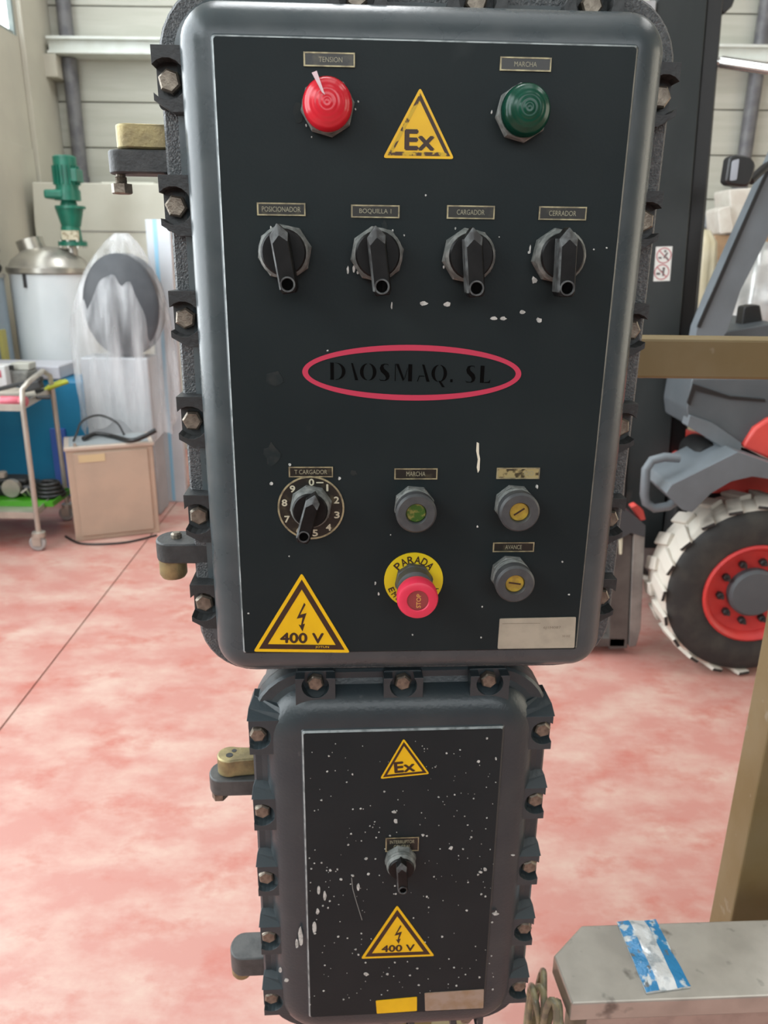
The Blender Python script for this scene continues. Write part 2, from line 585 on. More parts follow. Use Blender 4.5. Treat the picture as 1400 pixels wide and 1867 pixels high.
n = 8
prof = [(-0.0015, 0.0, 0), (0.0, 0.0016, 0), (0.0012, 0.003, 1)]
for i in range(1, 9):
    t = i / 8 * PI / 2
    prof.append((0.0012 + 0.0300 * math.sin(t), 0.003 + 0.030 * (1 - math.cos(t)), 1))
prof += [(0.0335, 0.050, 1), (0.036, 0.060, 1), (0.044, 0.0635, 1)]
thin_edge = mat('worn_lit_edge_thin', (0.16, 0.165, 0.15), 0.45, 0.1, (0.09, 0.095, 0.085), 60, 0.45, 0.6)  # dimmer right chamfer: wear and caught light painted together
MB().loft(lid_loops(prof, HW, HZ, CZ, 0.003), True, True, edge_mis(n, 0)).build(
    'lid', [panel_paint, worn_lit_edge, lid_paint, thin_edge], up, smooth=30)
prof = [(0.043, 0.0630, 1), (0.054, 0.0632, 1), (0.0565, 0.066, 1), (0.0565, 0.086, 1), (0.055, 0.088, 1)]
MB().loft(lid_loops(prof, HW, HZ, CZ, 0.004)).build('lid_flange', cast_paint, up, smooth=35)
prof = [(0.0555, 0.0885, 1), (0.0565, 0.090, 1), (0.0565, 0.108, 1), (0.05, 0.112, 1), (0.046, 0.30, 1), (0.03, 0.315, 1)]
MB().loft(lid_loops(prof, HW, HZ, CZ, 0.004)).build('body', cast_paint, up, smooth=35)


def hexbolt_mesh(name, r=0.0098, h=0.008, chamfer=0.0016, washer=0.0):
    mb = MB()
    mb.lathe([(r * 0.80, -h), (r * 0.97, -h + chamfer), (r, -h + chamfer * 1.6), (r, 0.0)], n=6)
    if washer:
        mb.lathe([(washer, 0.0), (washer, 0.002)], n=20)
    mb.lathe([(r * 0.55, 0.0), (r * 0.55, 0.02)], n=10)
    return mb.mesh(name, bolt_metal, None)


bolt_me = hexbolt_mesh('bolt', 0.0104)


def lug_poly(out, inn, h, r, chamf_lo=True, chamf_hi=False):
    """C-shaped lug outline; bolt at 0,0; +a is outward (open) direction, b along the edge"""
    P = []
    oa = math.acos(min(1.0, out / r)) if out < r else 0.35
    oa = max(oa, 0.5)
    c = 0.010
    P.append((out, h if not chamf_hi else h - c))
    if chamf_hi:
        P.append((out - c * 1.2, h))
    P.append((-inn, h))
    P.append((-inn, -h))
    if chamf_lo:
        P.append((out - c * 1.5, -h))
    P.append((out, -h if not chamf_lo else -h + c * 0.9))
    P.append((out, -r * math.sin(oa) - 0.0005))
    k = 14
    for i in range(k + 1):
        a = -oa - (2 * PI - 2 * oa) * i / k
        P.append((r * math.cos(a), r * math.sin(a)))
    P.append((out, r * math.sin(oa) + 0.0005))
    return P


def orient(poly, d):
    """d: L, R, T, B = which way the open side looks"""
    f = {'L': lambda a, b: (-a, b), 'R': lambda a, b: (a, b), 'T': lambda a, b: (b, a), 'B': lambda a, b: (b, -a)}[d]
    return [f(a, b) for a, b in poly]


up_lug = {}
for dr in 'LRT':
    mb = MB()
    inn = 0.024 if dr != 'T' else 0.020
    mb.prism(orient(lug_poly(0.0125, inn, 0.026, 0.0165), dr), -0.008, 0.036)
    mb.prism(orient(rpoly([(0.0125, 0.022), (-inn, 0.022), (-inn, -0.022), (0.0125, -0.022)], 0.006), dr), 0.010, 0.038)
    up_lug[dr] = mb.mesh('lug', lug_paint)
UB = {'L': [(308, 147), (320, 376), (337, 581), (350, 768), (362, 942), (372, 1101)],
      'R': [(1205, 176), (1175, 403), (1151, 602), (1132, 779), (1112, 947), (1096, 1090)],
      'T': [(650, -8), (869, 2), (1080, 8)]}
for dr in UB:
    for (px, py) in UB[dr]:
        x, z = FU.px(px, py, 0.052)
        o = inst('lug', up_lug[dr], up, (x, 0.052, z))
        md = o.modifiers.new('bevel', 'BEVEL')
        md.width = 0.0016
        md.segments = 2
        md.limit_method = 'ANGLE'
        inst('bolt', bolt_me, up, (x, 0.060, z), (0, random.random(), 0))


def hinge_arm(F, root, poly_px, yb, y0, y1, mt, nm='hinge_arm'):
    return None


def bar_between(mb, x0, x1, y0, y1, z0, z1, rend):
    """bar in plan with a round left end"""
    yc, hw = (y0 + y1) / 2, (y1 - y0) / 2
    P = [(x1, y0), (x1, y1)]
    for i in range(11):
        a = PI / 2 + PI * i / 10
        P.append((x0 + hw * rend + hw * rend * math.cos(a), yc + hw * math.sin(a)))
    mb.prism(P, z0, z1, axis='z')
    return mb


def hinge(F, root, px_l, px_r, py_t, py_b, yc, hw, knuckle, kpx, screw):
    """arm seen between the pixels; knuckle above (1) or below (-1)"""
    x0, z1 = F.px(px_l, py_t, yc - hw)
    x1, z0 = F.px(px_r, py_b, yc - hw)
    mb = bar_between(MB(), x0, x1, yc - hw, yc + hw, z0, z1, 0.8)
    arm = mb.build('hinge_arm', lug_paint if root is up else low_lug, root, smooth=40, bevel=0.0018)
    kx0, kz1 = F.px(kpx[0], kpx[1], yc - hw)
    kx1, kz0 = F.px(kpx[2], kpx[3], yc - hw)
    r = min(hw * 0.92, abs(kx1 - kx0) / 2)
    kc = kx0 + r
    za, zb = (z1 + 0.001, kz1) if knuckle > 0 else (kz0, z0 - 0.001)
    mb = MB()
    if knuckle > 0:
        P = [(x1, yc - r * 0.55), (x1, yc + r * 0.55)]
        for i in range(13):
            a = PI * 0.35 + PI * 1.3 * i / 12
            P.append((kc + r * math.cos(a), yc + r * math.sin(a)))
        mb.prism(P, za, zb, axis='z')
        kn = mb.build('hinge_knuckle', brass_metal, root, smooth=40, bevel=0.002)
        MB().lathe([(r * 0.28, zb - 0.004), (r * 0.28, zb + 0.0004)], (kc, yc - r * 0.2, 0), 'z', 14).build('pin_hole', lug_paint, kn)
        MB().lathe([(r * 0.2, zb - 0.004), (r * 0.2, zb + 0.0004)], (kc + r * 0.3, yc + r * 0.35, 0), 'z', 14).build('pin_hole', lug_paint, kn)
    else:
        mb.lathe([(r, zb), (r, za + 0.004), (r * 0.85, za)], (kc, yc, 0), 'z', 20)
        kn = mb.build('hinge_knuckle', brass_metal, root, smooth=40)
    if screw:
        s = MB()
        sx = x0 + hw * 0.62
        zt = z0
        zl = F.px(px_l, screw, yc - hw)[1]
        s.lathe([(0.0045, zt), (0.0045, zl + 0.009)], (sx, yc - hw * 0.3, 0), 'z', 12)
        for q in range(5):
            zq = zt - 0.003 - q * (zt - zl - 0.012) / 5
            s.lathe([(0.0045, zq + 0.001), (0.0056, zq), (0.0045, zq - 0.001)], (sx, yc - hw * 0.3, 0), 'z', 12, caps=False)
        s.lathe([(0.0098, zl + 0.009), (0.0098, zl + 0.001), (0.0085, zl)], (sx, yc - hw * 0.3, 0), 'z', 6)
        s.build('stop_screw', bolt_metal, root)
    return arm


hinge(FU, up, 188, 352, 271, 318, 0.085, 0.017, 1, (201, 222, 262, 268), 352)
hinge(FU, up, 276, 392, 993, 1028, 0.085, 0.022, -1, (281, 1029, 335, 1064), None)
x, z = FU.px(300, 988, 0.08)
MB().lathe([(0.006, 0), (0.006, 0.005), (0.004, 0.007)], (x + 0.012, 0.085, FU.px(276, 993, 0.063)[1] - 0.001), 'z', 10).build('hinge_pin', bolt_metal, up)


# ---------------------------------------------------------------- face furniture
def label_plate(F, root, rc, txt, mt=None, tw=0.72, th=0.42, lines=None, skew=0.0):
    x0, z1 = F.px(rc[0], rc[1], -0.001)
    x1, z0 = F.px(rc[2], rc[3], -0.001)
    cx, cz, hw, hz = (x0 + x1) / 2, (z0 + z1) / 2, (x1 - x0) / 2, (z1 - z0) / 2
    o = MB().loft([rrect(hw, hz, 0.0006, 0.0005, cx, cz, 2), rrect(hw, hz, 0.0006, -0.0009, cx, cz, 2)]).build('label_plate', mt or plate_black, root)
    b = MB()
    t = 0.0011
    b.box(cx - hw, cx + hw, -0.0013, -0.0006, cz + hz - t, cz + hz).box(cx - hw, cx + hw, -0.0013, -0.0006, cz - hz, cz - hz + t)
    b.box(cx - hw, cx - hw + t * 1.2, -0.0013, -0.0006, cz - hz + t, cz + hz - t).box(cx + hw - t, cx + hw, -0.0013, -0.0006, cz - hz + t, cz + hz - t)
    b.build('plate_border', plate_gold, o)
    L = MB()
    if lines:
        for k, (s, wr) in enumerate(lines):
            text_to(L, s, cx, cz + hz * (0.38 - 0.7 * k), hw * 2 * wr, hz * 0.5, -0.00105)
    else:
        text_to(L, txt, cx + skew * hw, cz, hw * 2 * tw, hz * 2 * th, -0.00105)
    L.build('lettering', plate_text, o)
    return o


label_plate(FU, up, (553, 94, 647, 123), 'TENSION', tw=0.46, th=0.36, skew=0.05)
label_plate(FU, up, (912, 103, 1004, 131), 'MARCHA', tw=0.44, th=0.36)
label_plate(FU, up, (468, 369, 557, 394), 'POSICIONADOR', tw=0.80, th=0.40)
label_plate(FU, up, (640, 373, 728, 398), 'BOQUILLA 1', tw=0.66, th=0.42)
label_plate(FU, up, (815, 374, 901, 400), 'CARGADOR', tw=0.58, th=0.38)
label_plate(FU, up, (983, 376, 1068, 402), 'CERRADOR', tw=0.57, th=0.38)
label_plate(FU, up, (526, 851, 607, 870), 'T CARGADOR', tw=0.74, th=0.42)
label_plate(FU, up, (719, 854, 797, 874), 'MARCHA', tw=0.44, th=0.42)
label_plate(FU, up, (906, 853, 983, 873), 'CIO', mt=plate_worn, tw=0.22, th=0.40, skew=0.5)
label_plate(FU, up, (899, 989, 973, 1006), 'AVANCE', tw=0.40, th=0.44)


def shift(F, px, py, wout):
    return F.px(px, py, -wout)


def rotary(F, root, px, py, tilt, sc_=1.0, low=False, lit=True):
    x, z = shift(F, px, py, 0.012)
    grp = MB()
    r = 0.0225 * sc_
    # octagonal gland nut and threaded ring
    grp.lathe([(r * 1.06, 0.0), (r * 1.06, -0.006), (r * 1.0, -0.008)], (x, 0, z), n=8, rot=0.2)
    grp.lathe([(r * 0.96, -0.008), (r * 0.98, -0.010), (r * 0.94, -0.012), (r * 0.98, -0.014), (r * 0.94, -0.016), (r * 0.88, -0.018)], (x, 0, z), n=28)
    col = grp.build('rotary_switch', collar_grey, root, smooth=35)
    k = MB()
    k.lathe([(r * 0.86, -0.012), (r * 0.86, -0.019), (r * 0.80, -0.0205), (0.0001, -0.0205)], (x, 0, z), n=28)
    k.build('knob_disc', knob_black, col, smooth=35)
    # padlockable bar handle: pointed at the top, hole in the lower end
    c, s_ = math.cos(tilt), math.sin(tilt)
    hb = 0.0078 * sc_
    top, bot = 0.0235 * sc_, -0.0335 * sc_
    out = [(0, top), (-hb, top - 0.009 * sc_), (-hb, bot + 0.004), (-hb * 0.75, bot), (hb * 0.75, bot), (hb, bot + 0.004), (hb, top - 0.009 * sc_)]
    inn = [(0, top - 0.010 * sc_), (-hb * 0.82, top - 0.016 * sc_), (-hb * 0.82, bot + 0.004), (-hb * 0.6, bot + 0.0006), (hb * 0.6, bot + 0.0006), (hb * 0.82, bot + 0.004), (hb * 0.82, top - 0.016 * sc_)]
    R = lambda p, y: (x + p[0] * c - p[1] * s_, y, z + p[0] * s_ + p[1] * c)
    mb = MB()
    mb.loft([[R(p, -0.018) for p in out], [R(p, -0.0345 * sc_ - 0.001) for p in out], [R(p, -0.0375 * sc_ - 0.001) for p in inn]],
            mis=lambda kk, i: 1 if (kk == 1 and i in (0, 1, 6)) or (kk == 0 and i == 1) else 0)
    h = mb.build('knob_handle', [knob_black, knob_edge], col, bevel=0.0006)
    hx = R((0, bot + 0.0075), 0)
    yy = -0.0377 * sc_ - 0.001
    mb = MB().lathe([(0.0066 * sc_, yy + 0.003), (0.0064 * sc_, yy - 0.0012), (0.0052 * sc_, yy - 0.0012), (0.0048 * sc_, yy + 0.0002)], (hx[0], 0, hx[2]), n=20, caps=False, mi=1)
    mb.lathe([(0.0049 * sc_, yy - 0.0001), (0.0001, yy - 0.0001)], (hx[0], 0, hx[2]), n=20)
    mb.build('padlock_hole', [mat('hole_black', (0.002, 0.002, 0.002), 0.9, spec=0.1), knob_edge], col, smooth=30)
    return col


rotary(FU, up, 518, 460, 0.16)
rotary(FU, up, 688, 464, 0.12)
rotary(FU, up, 857, 467, 0.10)
rotary(FU, up, 1022, 467, 0.03)

# dial with numerals and its switch
x, z = FU.px(567, 926, -0.001)
dial = MB().lathe([(0.0325, 0.0), (0.0325, -0.0012), (0.0001, -0.0012)], (x, 0, z), n=48).build('dial_plate', plate_black, up, smooth=30)
MB().lathe([(0.0325, -0.0011), (0.0325, -0.0017), (0.0308, -0.0017), (0.0308, -0.0011)], (x, 0, z), n=48, caps=False).build('dial_rim', plate_gold, dial, smooth=30)
L = MB()
for k, (s, a) in enumerate((('0', 2), ('1', 38), ('2', 72), ('3', 106), ('4', 140), ('5', 172), ('6', 208), ('7', 244), ('8', 282), ('9', 318))):
    a = math.radians(a)
    text_to(L, s, x + 0.0262 * math.sin(a), z + 0.0262 * math.cos(a), 0.0014 if s == '1' else 0.0048, 0.0066, -0.0014, bold=0.0003)
L.box(x + 0.0055, x + 0.0125, -0.0015, -0.0012, z + 0.0252, z + 0.0264)
L.build('numerals', mat('numeral_cream', (0.52, 0.49, 0.36), 0.5), dial)
rotary(FU, up, 566, 927, -0.27, 0.87)


def pushbutton(F, root, px, py, cap_mat, slot):
    x, z = shift(F, px, py, 0.022)
    mb = MB()
    r = 0.0195
    mb.lathe([(r * 1.03, 0.0), (r * 1.03, -0.006), (r * 0.99, -0.007)], (x, 0, z), n=8, rot=0.3)
    mb.lathe([(r * 0.96, -0.007), (r * 0.98, -0.010), (r * 0.93, -0.0115), (r * 0.98, -0.013), (r * 0.93, -0.0145), (r * 0.97, -0.016), (r * 0.93, -0.0175)], (x, 0, z), n=32)
    b = mb.build('push_button', collar_grey, root, smooth=35)
    MB().lathe([(r * 0.9, -0.016), (r, -0.018), (r, -0.027), (r * 0.9, -0.0295), (0.0105, -0.0295), (0.0098, -0.0285), (0.0098, -0.022)], (x, 0, z), n=40, caps=False).build(
        'guard_ring', ring_grey, b, smooth=35)
    cp = MB().lathe([(0.0097, -0.015), (0.0097, -0.0245), (0.0088, -0.0255), (0.0001, -0.0255)], (x, 0, z), n=28).build('button_cap', cap_mat, b, smooth=35)
    if slot:
        q = Matrix.Rotation(-slot, 3, 'Y')
        MB().obox((x, -0.0255, z), 0.012, 0.0008, 0.0016, q).build('slot_mark', sign_black, b)
    return b


pushbutton(FU, up, 758, 933, green_button, 0)
pushbutton(FU, up, 945, 931, brass_button, 0.6)
pushbutton(FU, up, 937, 1061, brass_button, -0.15)

# emergency stop
x, z = FU.px(754, 1058, -0.001)
es = MB().lathe([(0.0300, 0.0), (0.0300, -0.0013), (0.0001, -0.0013)], (x, 0, z), n=48).build('stop_button', disc_yellow, up, smooth=30)
L = MB()
for k, ch in enumerate('PARADA'):
    a = math.radians(-46 + 92 * k / 5)
    text_to(L, ch, x + 0.0225 * math.sin(a), z + 0.0225 * math.cos(a), 0.0058, 0.0078, -0.0015, rot=-a, bold=0.00022)
for k, ch in enumerate('EMERGENCIA'):
    a = math.radians(246 - 132 * k / 9)
    text_to(L, ch, x + 0.0245 * math.sin(a), z + 0.0245 * math.cos(a), 0.0016 if ch == 'I' else 0.0042, 0.0058, -0.0015, rot=-a + PI, bold=0.0002)
L.build('lettering', sign_black, es)
mb = MB()
mb.lathe([(0.0195, -0.0013), (0.0195, -0.008), (0.0185, -0.009)], (x, 0, z), n=8, rot=0.2)
mb.lathe([(0.018, -0.009), (0.0182, -0.022), (0.016, -0.024), (0.0125, -0.025), (0.0125, -0.036)], (x, 0, z), n=32)
mb.build('stop_collar', ring_grey, es, smooth=35)
MB().lathe([(0.013, -0.031), (0.0185, -0.033), (0.0198, -0.037), (0.0200, -0.046), (0.0185, -0.0495), (0.0165, -0.0505), (0.0110, -0.0505), (0.0102, -0.0495)],
           (x, 0, z), n=48, caps=False).build('mushroom_head', head_red, es, smooth=35)
MB().lathe([(0.0104, -0.045), (0.0104, -0.0488), (0.0001, -0.0488)], (x, 0, z), n=32).build('head_dish', head_dish, es, smooth=30)
text_to(MB(), 'STOP', x + 0.0008, z - 0.0005, 0.0145, 0.0042, -0.0491, rot=PI / 2, bold=0.00015).build('head_lettering', mat('stop_text', (0.62, 0.30, 0.08), 0.5), es)


def lamp(F, root, px, py, lens, dome):
    x, z = shift(F, px, py, 0.012)
    r = 0.0205
    mb = MB()
    mb.lathe([(r * 1.1, 0.0), (r * 1.1, -0.007), (r * 1.04, -0.009)], (x, 0, z), n=8, rot=0.15)
    mb.lathe([(r * 1.0, -0.009), (r * 1.02, -0.012), (r * 0.98, -0.014)], (x, 0, z), n=32)
    b = mb.build('signal_lamp', collar_grey, root, smooth=35)
    P = [(r * 0.99, -0.013), (r * 0.99, -0.018)]
    k = 22
    for i in range(k + 1):
        t = i / k
        rr = r * 0.98 * (1 - t) + 0.0001
        y = -0.018 - dome * math.sqrt(max(0.0, 1 - (1 - t) ** 2)) + (0.00035 if i % 4 < 2 else 0.0)
        P.append((rr, y))
    MB().lathe(P, (x, 0, z), n=40).build('lens', lens, b, smooth=50)
    return b, x, z


lm, x, z = lamp(FU, up, 597, 192, lens_red, 0.013)
flake = MB()
flake.loft([[(x - 0.012, -0.0235, z + 0.021), (x - 0.008, -0.0235, z + 0.0225), (x - 0.0015, -0.0325, z + 0.004), (x - 0.004, -0.0318, z + 0.006)],
            [(x - 0.012, -0.0243, z + 0.021), (x - 0.008, -0.0243, z + 0.0225), (x - 0.0015, -0.0333, z + 0.004), (x - 0.004, -0.0326, z + 0.006)]])
flake.build('paint_drip', mat('drip_pale', (0.62, 0.45, 0.47), 0.5), lm)
lm, x, z = lamp(FU, up, 956, 203, lens_green, 0.014)


def tri_sign(F, root, A, B, D, kind, worn=False):
    """A apex, B lower left, D lower right in pixels"""
    a, b, d = (Vector(F.px(*p, -0.0006)) for p in (A, B, D))
    g = (a + b + d) / 3

    def sc(t):
        return [tuple(g + (p - g) * t) for p in (a, b, d)]
    o = MB().prism(rpoly(sc(1.0), 0.003), -0.0007, 0.0004).build('warning_sign', sign_yellow, root)
    bd = MB()
    O, I = sc(0.885), sc(0.72 if kind == 'Ex' else 0.70)
    y0, y1 = -0.0009, -0.0006
    for i in range(3):
        j = (i + 1) % 3
        bd.prism([O[i], O[j], I[j], I[i]], y0, y1, mi=1 if (worn and i in (0, 1)) else 0)
    bd.build('sign_border', [sign_black, sign_black_worn], o)
    wd = (d - b).length
    base = (b + d) / 2
    ev = (d - b).normalized()
    rot = math.atan2(ev.y, ev.x)
    uv = Vector((-ev.y, ev.x))
    L = MB()
    if kind == 'Ex':
        c = base + uv * wd * 0.235 + ev * wd * 0.01
        text_to(L, 'Ex', c.x, c.y, wd * 0.40, wd * 0.24, -0.00092, rot=rot, bold=wd * 0.013)
        L.build('lettering', [sign_black], o)
    else:
        c = base + uv * wd * 0.165
        text_to(L, '400 V', c.x, c.y, wd * 0.44, wd * 0.112, -0.00092, rot=rot, bold=wd * 0.006)
        L.build('lettering', sign_black, o)
        c = base + uv * wd * 0.235
        bolt = [(0.02, 0.33), (-0.055, 0.15), (0.005, 0.165), (-0.012, 0.075), (-0.035, 0.085), (0.005, 0.005), (0.03, 0.095), (0.008, 0.088), (0.045, 0.215), (-0.02, 0.195), (0.035, 0.31)]
        MB().prism([tuple(c + ev * p[0] * wd + uv * p[1] * wd) for p in bolt], -0.0009, -0.0006).build('lightning_bolt', sign_black, o)
        if worn is None:
            c = base + uv * wd * 0.062 + ev * wd * 0.21
            text_to(MB(), 'JOTUN', c.x, c.y, wd * 0.14, wd * 0.028, -0.00098, rot=rot).build('maker_lettering', sign_yellow, o)
    return o


tri_sign(FU, up, (766, 159), (698, 288), (828, 290), 'Ex', True)
tri_sign(FU, up, (550, 1045), (462, 1188), (638, 1190), '400', None)

# oval logo
x, z = FU.px(750, 679, 0)
xa, za = FU.px(551, 677, 0)
xb, zb = FU.px(950, 683, 0)
rx = (xb - xa) / 2
rz = rx * 0.252
rot = math.atan2(zb - za, xb - xa) + 0.004
cx, cz = (xa + xb) / 2, (za + zb) / 2
N = 96
loops = []
for (k, y) in ((1.0, 0.0003), (1.0, -0.0005), (0.0, -0.0005), (0.0, 0.0003)):
    l = []
    for i in range(N):
        t = 2 * PI * i / N
        a, b = rx - (1 - k) * 0.0052, rz - (1 - k) * 0.0052
        p, q = a * math.cos(t), b * math.sin(t)
        l.append((cx + p * math.cos(rot) - q * math.sin(rot), y, cz + p * math.sin(rot) + q * math.cos(rot)))
    loops.append(l)
logo = MB().loft(loops, False, False).build('logo_oval', logo_red, up)


def glyphs():
    """high-contrast stencil capitals, unit height; returns dict char -> (width, list of polygons)"""
    G = {}

    def cres(cx, cz, ro, rzz, ri, dx, a0, a1, n=14):
        o = [(cx + ro * math.cos(math.radians(a0 + (a1 - a0) * i / n)), cz + rzz * math.sin(math.radians(a0 + (a1 - a0) * i / n))) for i in range(n + 1)]
        q = [(cx + dx + ri * math.cos(math.radians(a1 + (a0 - a1) * i / n)), cz + rzz * 0.97 * math.sin(math.radians(a1 + (a0 - a1) * i / n))) for i in range(n + 1)]
        return o + q
    G['D'] = (0.80, [[(0.0, 0), (0.04, 0.02), (0.04, 0.98), (0, 1), (0.22, 1), (0.22, 0)], cres(0.30, 0.5, 0.52, 0.5, 0.34, 0.0, -90, 90)])
    G['\\'] = (0.42, [[(0.0, 1.0), (0.10, 1.0), (0.42, 0.0), (0.24, 0.0)]])
    G['A'] = (0.80, [[(0.30, 1.0), (0.44, 1.0), (0.80, 0.0), (0.60, 0.0)], [(0.0, 0), (0.05, 0), (0.17, 0.33), (0.13, 0.36)], [(0.15, 0.30), (0.46, 0.30), (0.45, 0.34), (0.16, 0.34)]])
    O = [cres(0.44, 0.5, 0.44, 0.5, 0.25, 0.0, 100, 260), cres(0.44, 0.5, 0.44, 0.5, 0.25, 0.0, -80, 80)]
    G['O'] = (0.9, O)
    G['Q'] = (0.9, O + [[(0.40, 0.06), (0.54, 0.06), (0.78, -0.30), (0.62, -0.30)]])
    G['S'] = (0.66, [[(0.06, 0.74), (0.14, 0.94), (0.32, 1.0), (0.52, 0.98), (0.55, 0.86), (0.50, 0.95), (0.34, 0.965), (0.26, 0.86), (0.30, 0.72), (0.56, 0.48), (0.62, 0.28), (0.56, 0.1), (0.40, 0.0), (0.10, 0.0), (0.02, 0.14), (0.10, 0.05), (0.34, 0.035), (0.42, 0.14), (0.36, 0.30), (0.12, 0.54)]])
    G['M'] = (1.12, [[(0.05, 0), (0.09, 0), (0.09, 0.98), (0.05, 1)], [(0.10, 1.0), (0.26, 1.0), (0.60, 0.12), (0.52, 0.0)], [(0.82, 0), (1.04, 0), (1.04, 1), (0.82, 1)], [(0.60, 0.16), (0.78, 0.80), (0.78, 0.7), (0.62, 0.12)]])
    G['.'] = (0.24, [[(0.02, 0), (0.20, 0), (0.20, 0.17), (0.02, 0.17)]])
    G['L'] = (0.66, [[(0.08, 0), (0.30, 0), (0.30, 1), (0.08, 1)], [(0.32, 0), (0.64, 0), (0.66, 0.2), (0.56, 0.06), (0.32, 0.04)]])
    return G


G = glyphs()
L = MB()
for (ch, pxl, pxr) in (('D', 601, 629), ('\\', 640, 653), ('O', 656, 687), ('S', 690, 712), ('M', 718, 754), ('A', 760, 784), ('Q', 786, 816), ('.', 820, 827), ('S', 847, 869), ('L', 872, 895)):
    wd, polys = G[ch]
    pyb = 692 + (pxl - 601) * 0.021
    xl, zb_ = FU.px(pxl, pyb, 0)
    xr_, zt_ = FU.px(pxr, pyb - 31, 0)
    s = (xr_ - xl) / wd
    h = zt_ - zb_
    for P in polys:
        L.prism([(xl + p[0] * s, zb_ + p[1] * h - p[0] * s * 0.02) for p in P], -0.0005, 0.0002)
L.build('logo_lettering', logo_black, logo)


def quad_plate(F, root, pts, mt, nm='data_plate', lab=None):
    P = [F.px(*p, -0.0006) for p in pts]
    o = MB().prism(rpoly(P, 0.0012, 2), -0.0008, 0.0004).build(nm, mt, root)
    if lab:
        o['label'] = lab
    return o


dp = quad_plate(FU, up, [(911, 1128), (1050, 1125), (1047, 1181), (907, 1183)], data_plate, lab='worn beige data plate')
L = MB()
x, z = FU.px(1006, 1144, 0)
text_to(L, '6J1M087', x, z, 0.0185, 0.0036, -0.00095)
x, z = FU.px(1032, 1159, 0)
text_to(L, '50 HZ', x, z, 0.0085, 0.0024, -0.00095)
x, z = FU.px(950, 1136, 0)
L.box(x - 0.02, x + 0.02, -0.00095, -0.0008, z - 0.0002, z + 0.0002)
L.build('lettering', mat('plate_ink', (0.20, 0.165, 0.12), 0.6), dp)


def blob(mb, F, px, py, rpx, rz=None, y=-0.0002, rot=0.0, n=9, jit=0.3):
    x, z = F.px(px, py, 0)
    x1, _ = F.px(px + rpx, py, 0)
    r = x1 - x
    k = (rz or rpx) / rpx
    P = []
    for i in range(n):
        a = 2 * PI * i / n
        q = r * (1 + random.uniform(-jit, jit))
        u, v = q * math.cos(a), q * k * math.sin(a)
        P.append((x + u * math.cos(rot) - v * math.sin(rot), z + u * math.sin(rot) + v * math.cos(rot)))
    mb.prism(P, y - 0.0003, 0.0001)


mb = MB()
for t in [(488, 437, 2, 4), (482, 449, 2, 6), (494, 415, 2, 4), (562, 456, 2), (634, 492, 3, 8), (645, 490, 3, 7), (652, 497, 2, 4), (714, 557, 2, 10), (773, 553, 8, 5), (814, 555, 9, 5),
          (901, 580, 8, 4), (918, 581, 7, 4), (952, 569, 7, 6), (983, 584, 7, 6), (966, 455, 2, 8), (974, 511, 6, 8), (964, 460, 3, 3), (809, 487, 2, 3), (830, 416, 2, 3), (494, 882, 4, 4), (528, 847, 3, 3), (619, 872, 3, 4),
          (597, 639, 2), (684, 1063, 2, 4), (690, 1083, 2, 4), (752, 1157, 2), (870, 960, 2, 3), (879, 1106, 2), (877, 1162, 2), (1025, 1024, 2), (1037, 1084, 2), (979, 887, 3, 5), (527, 1014, 1.6), (712, 975, 1.6),
          (653, 185, 2), (648, 199, 2), (558, 229, 2, 3), (568, 250, 1.6), (896, 205, 2, 4), (716, 420, 2, 3), (737, 429, 2), (776, 356, 2), (1082, 455, 2), (1106, 452, 2), (453, 1118, 2), (910, 432, 1.5)]:
    blob(mb, FU, t[0], t[1], t[2] * 0.8, (t[3] if len(t) > 3 else t[2]) * 0.8)
mb.build('paint_specks', splash, up)['kind'] = 'stuff'
mb = MB()
P = [FU.px(a, b, 0) for a, b in ((869, 806), (873, 808), (873, 826), (875, 836), (874, 857), (871, 862), (869, 852), (871, 838), (868, 822))]
mb.prism(P, -0.0005, 0.0002)
mb.build('paint_dab', splash_cream, up)
mb = MB()
for t in [(500, 688, 17, 14), (495, 828, 14, 18), (545, 205, 9, 16), (645, 862, 6, 5), (700, 412, 5, 9)]:
    blob(mb, FU, *t, y=-0.0001, n=12)
mb.build('scuff_marks', mat('scuff', (0.028, 0.032, 0.031), 0.6, 0, (0.016, 0.0225, 0.024), 90, 0.40, 0.62, spec=0.14), up)['kind'] = 'stuff'

# ================================================================ LOWER ENCLOSURE
YAW2 = math.radians(3.69)
ZL = 0.50
FL = Frame(YAW2, 0.750, 0.0741, ZL)
lo = thing('isolator_enclosure', 'smaller paint-spattered grey cast enclosure hanging below the big control panel', 'control panel', FL.o, YAW2)
hw2, zb2, zt2 = 0.1162, 0.5480 - ZL, 0.9868 - ZL
hz2, cz2 = (zt2 - zb2) / 2, (zt2 + zb2) / 2
prof = [(-0.002, 0.0, 0), (0.0, 0.0018, 0), (0.0012, 0.0035, 1), (0.010, 0.0040, 2.0), (0.020, 0.0060, 1.8), (0.028, 0.0090, 1.6), (0.035, 0.0140, 1.5), (0.040, 0.0210, 1.4), (0.043, 0.0290, 1.35), (0.050, 0.0315, 1.3)]
edge2 = edge_mis(8, 0)
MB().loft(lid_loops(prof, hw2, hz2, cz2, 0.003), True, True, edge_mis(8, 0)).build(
    'lid', [low_panel, worn_lit_edge, low_lid, mat('low_edge', (0.04, 0.042, 0.042), 0.5)], lo, smooth=30)
prof = [(0.047, 0.0312, 1), (0.0570, 0.0318, 1), (0.0598, 0.035, 1), (0.0598, 0.054, 1)]
MB().loft(lid_loops(prof, hw2, hz2, cz2, 0.010)).build('lid_flange', low_lid, lo, smooth=35)
prof = [(0.058, 0.0545, 1), (0.0598, 0.056, 1), (0.0598, 0.074, 1), (0.054, 0.08, 1), (0.048, 0.22, 1), (0.03, 0.235, 1)]
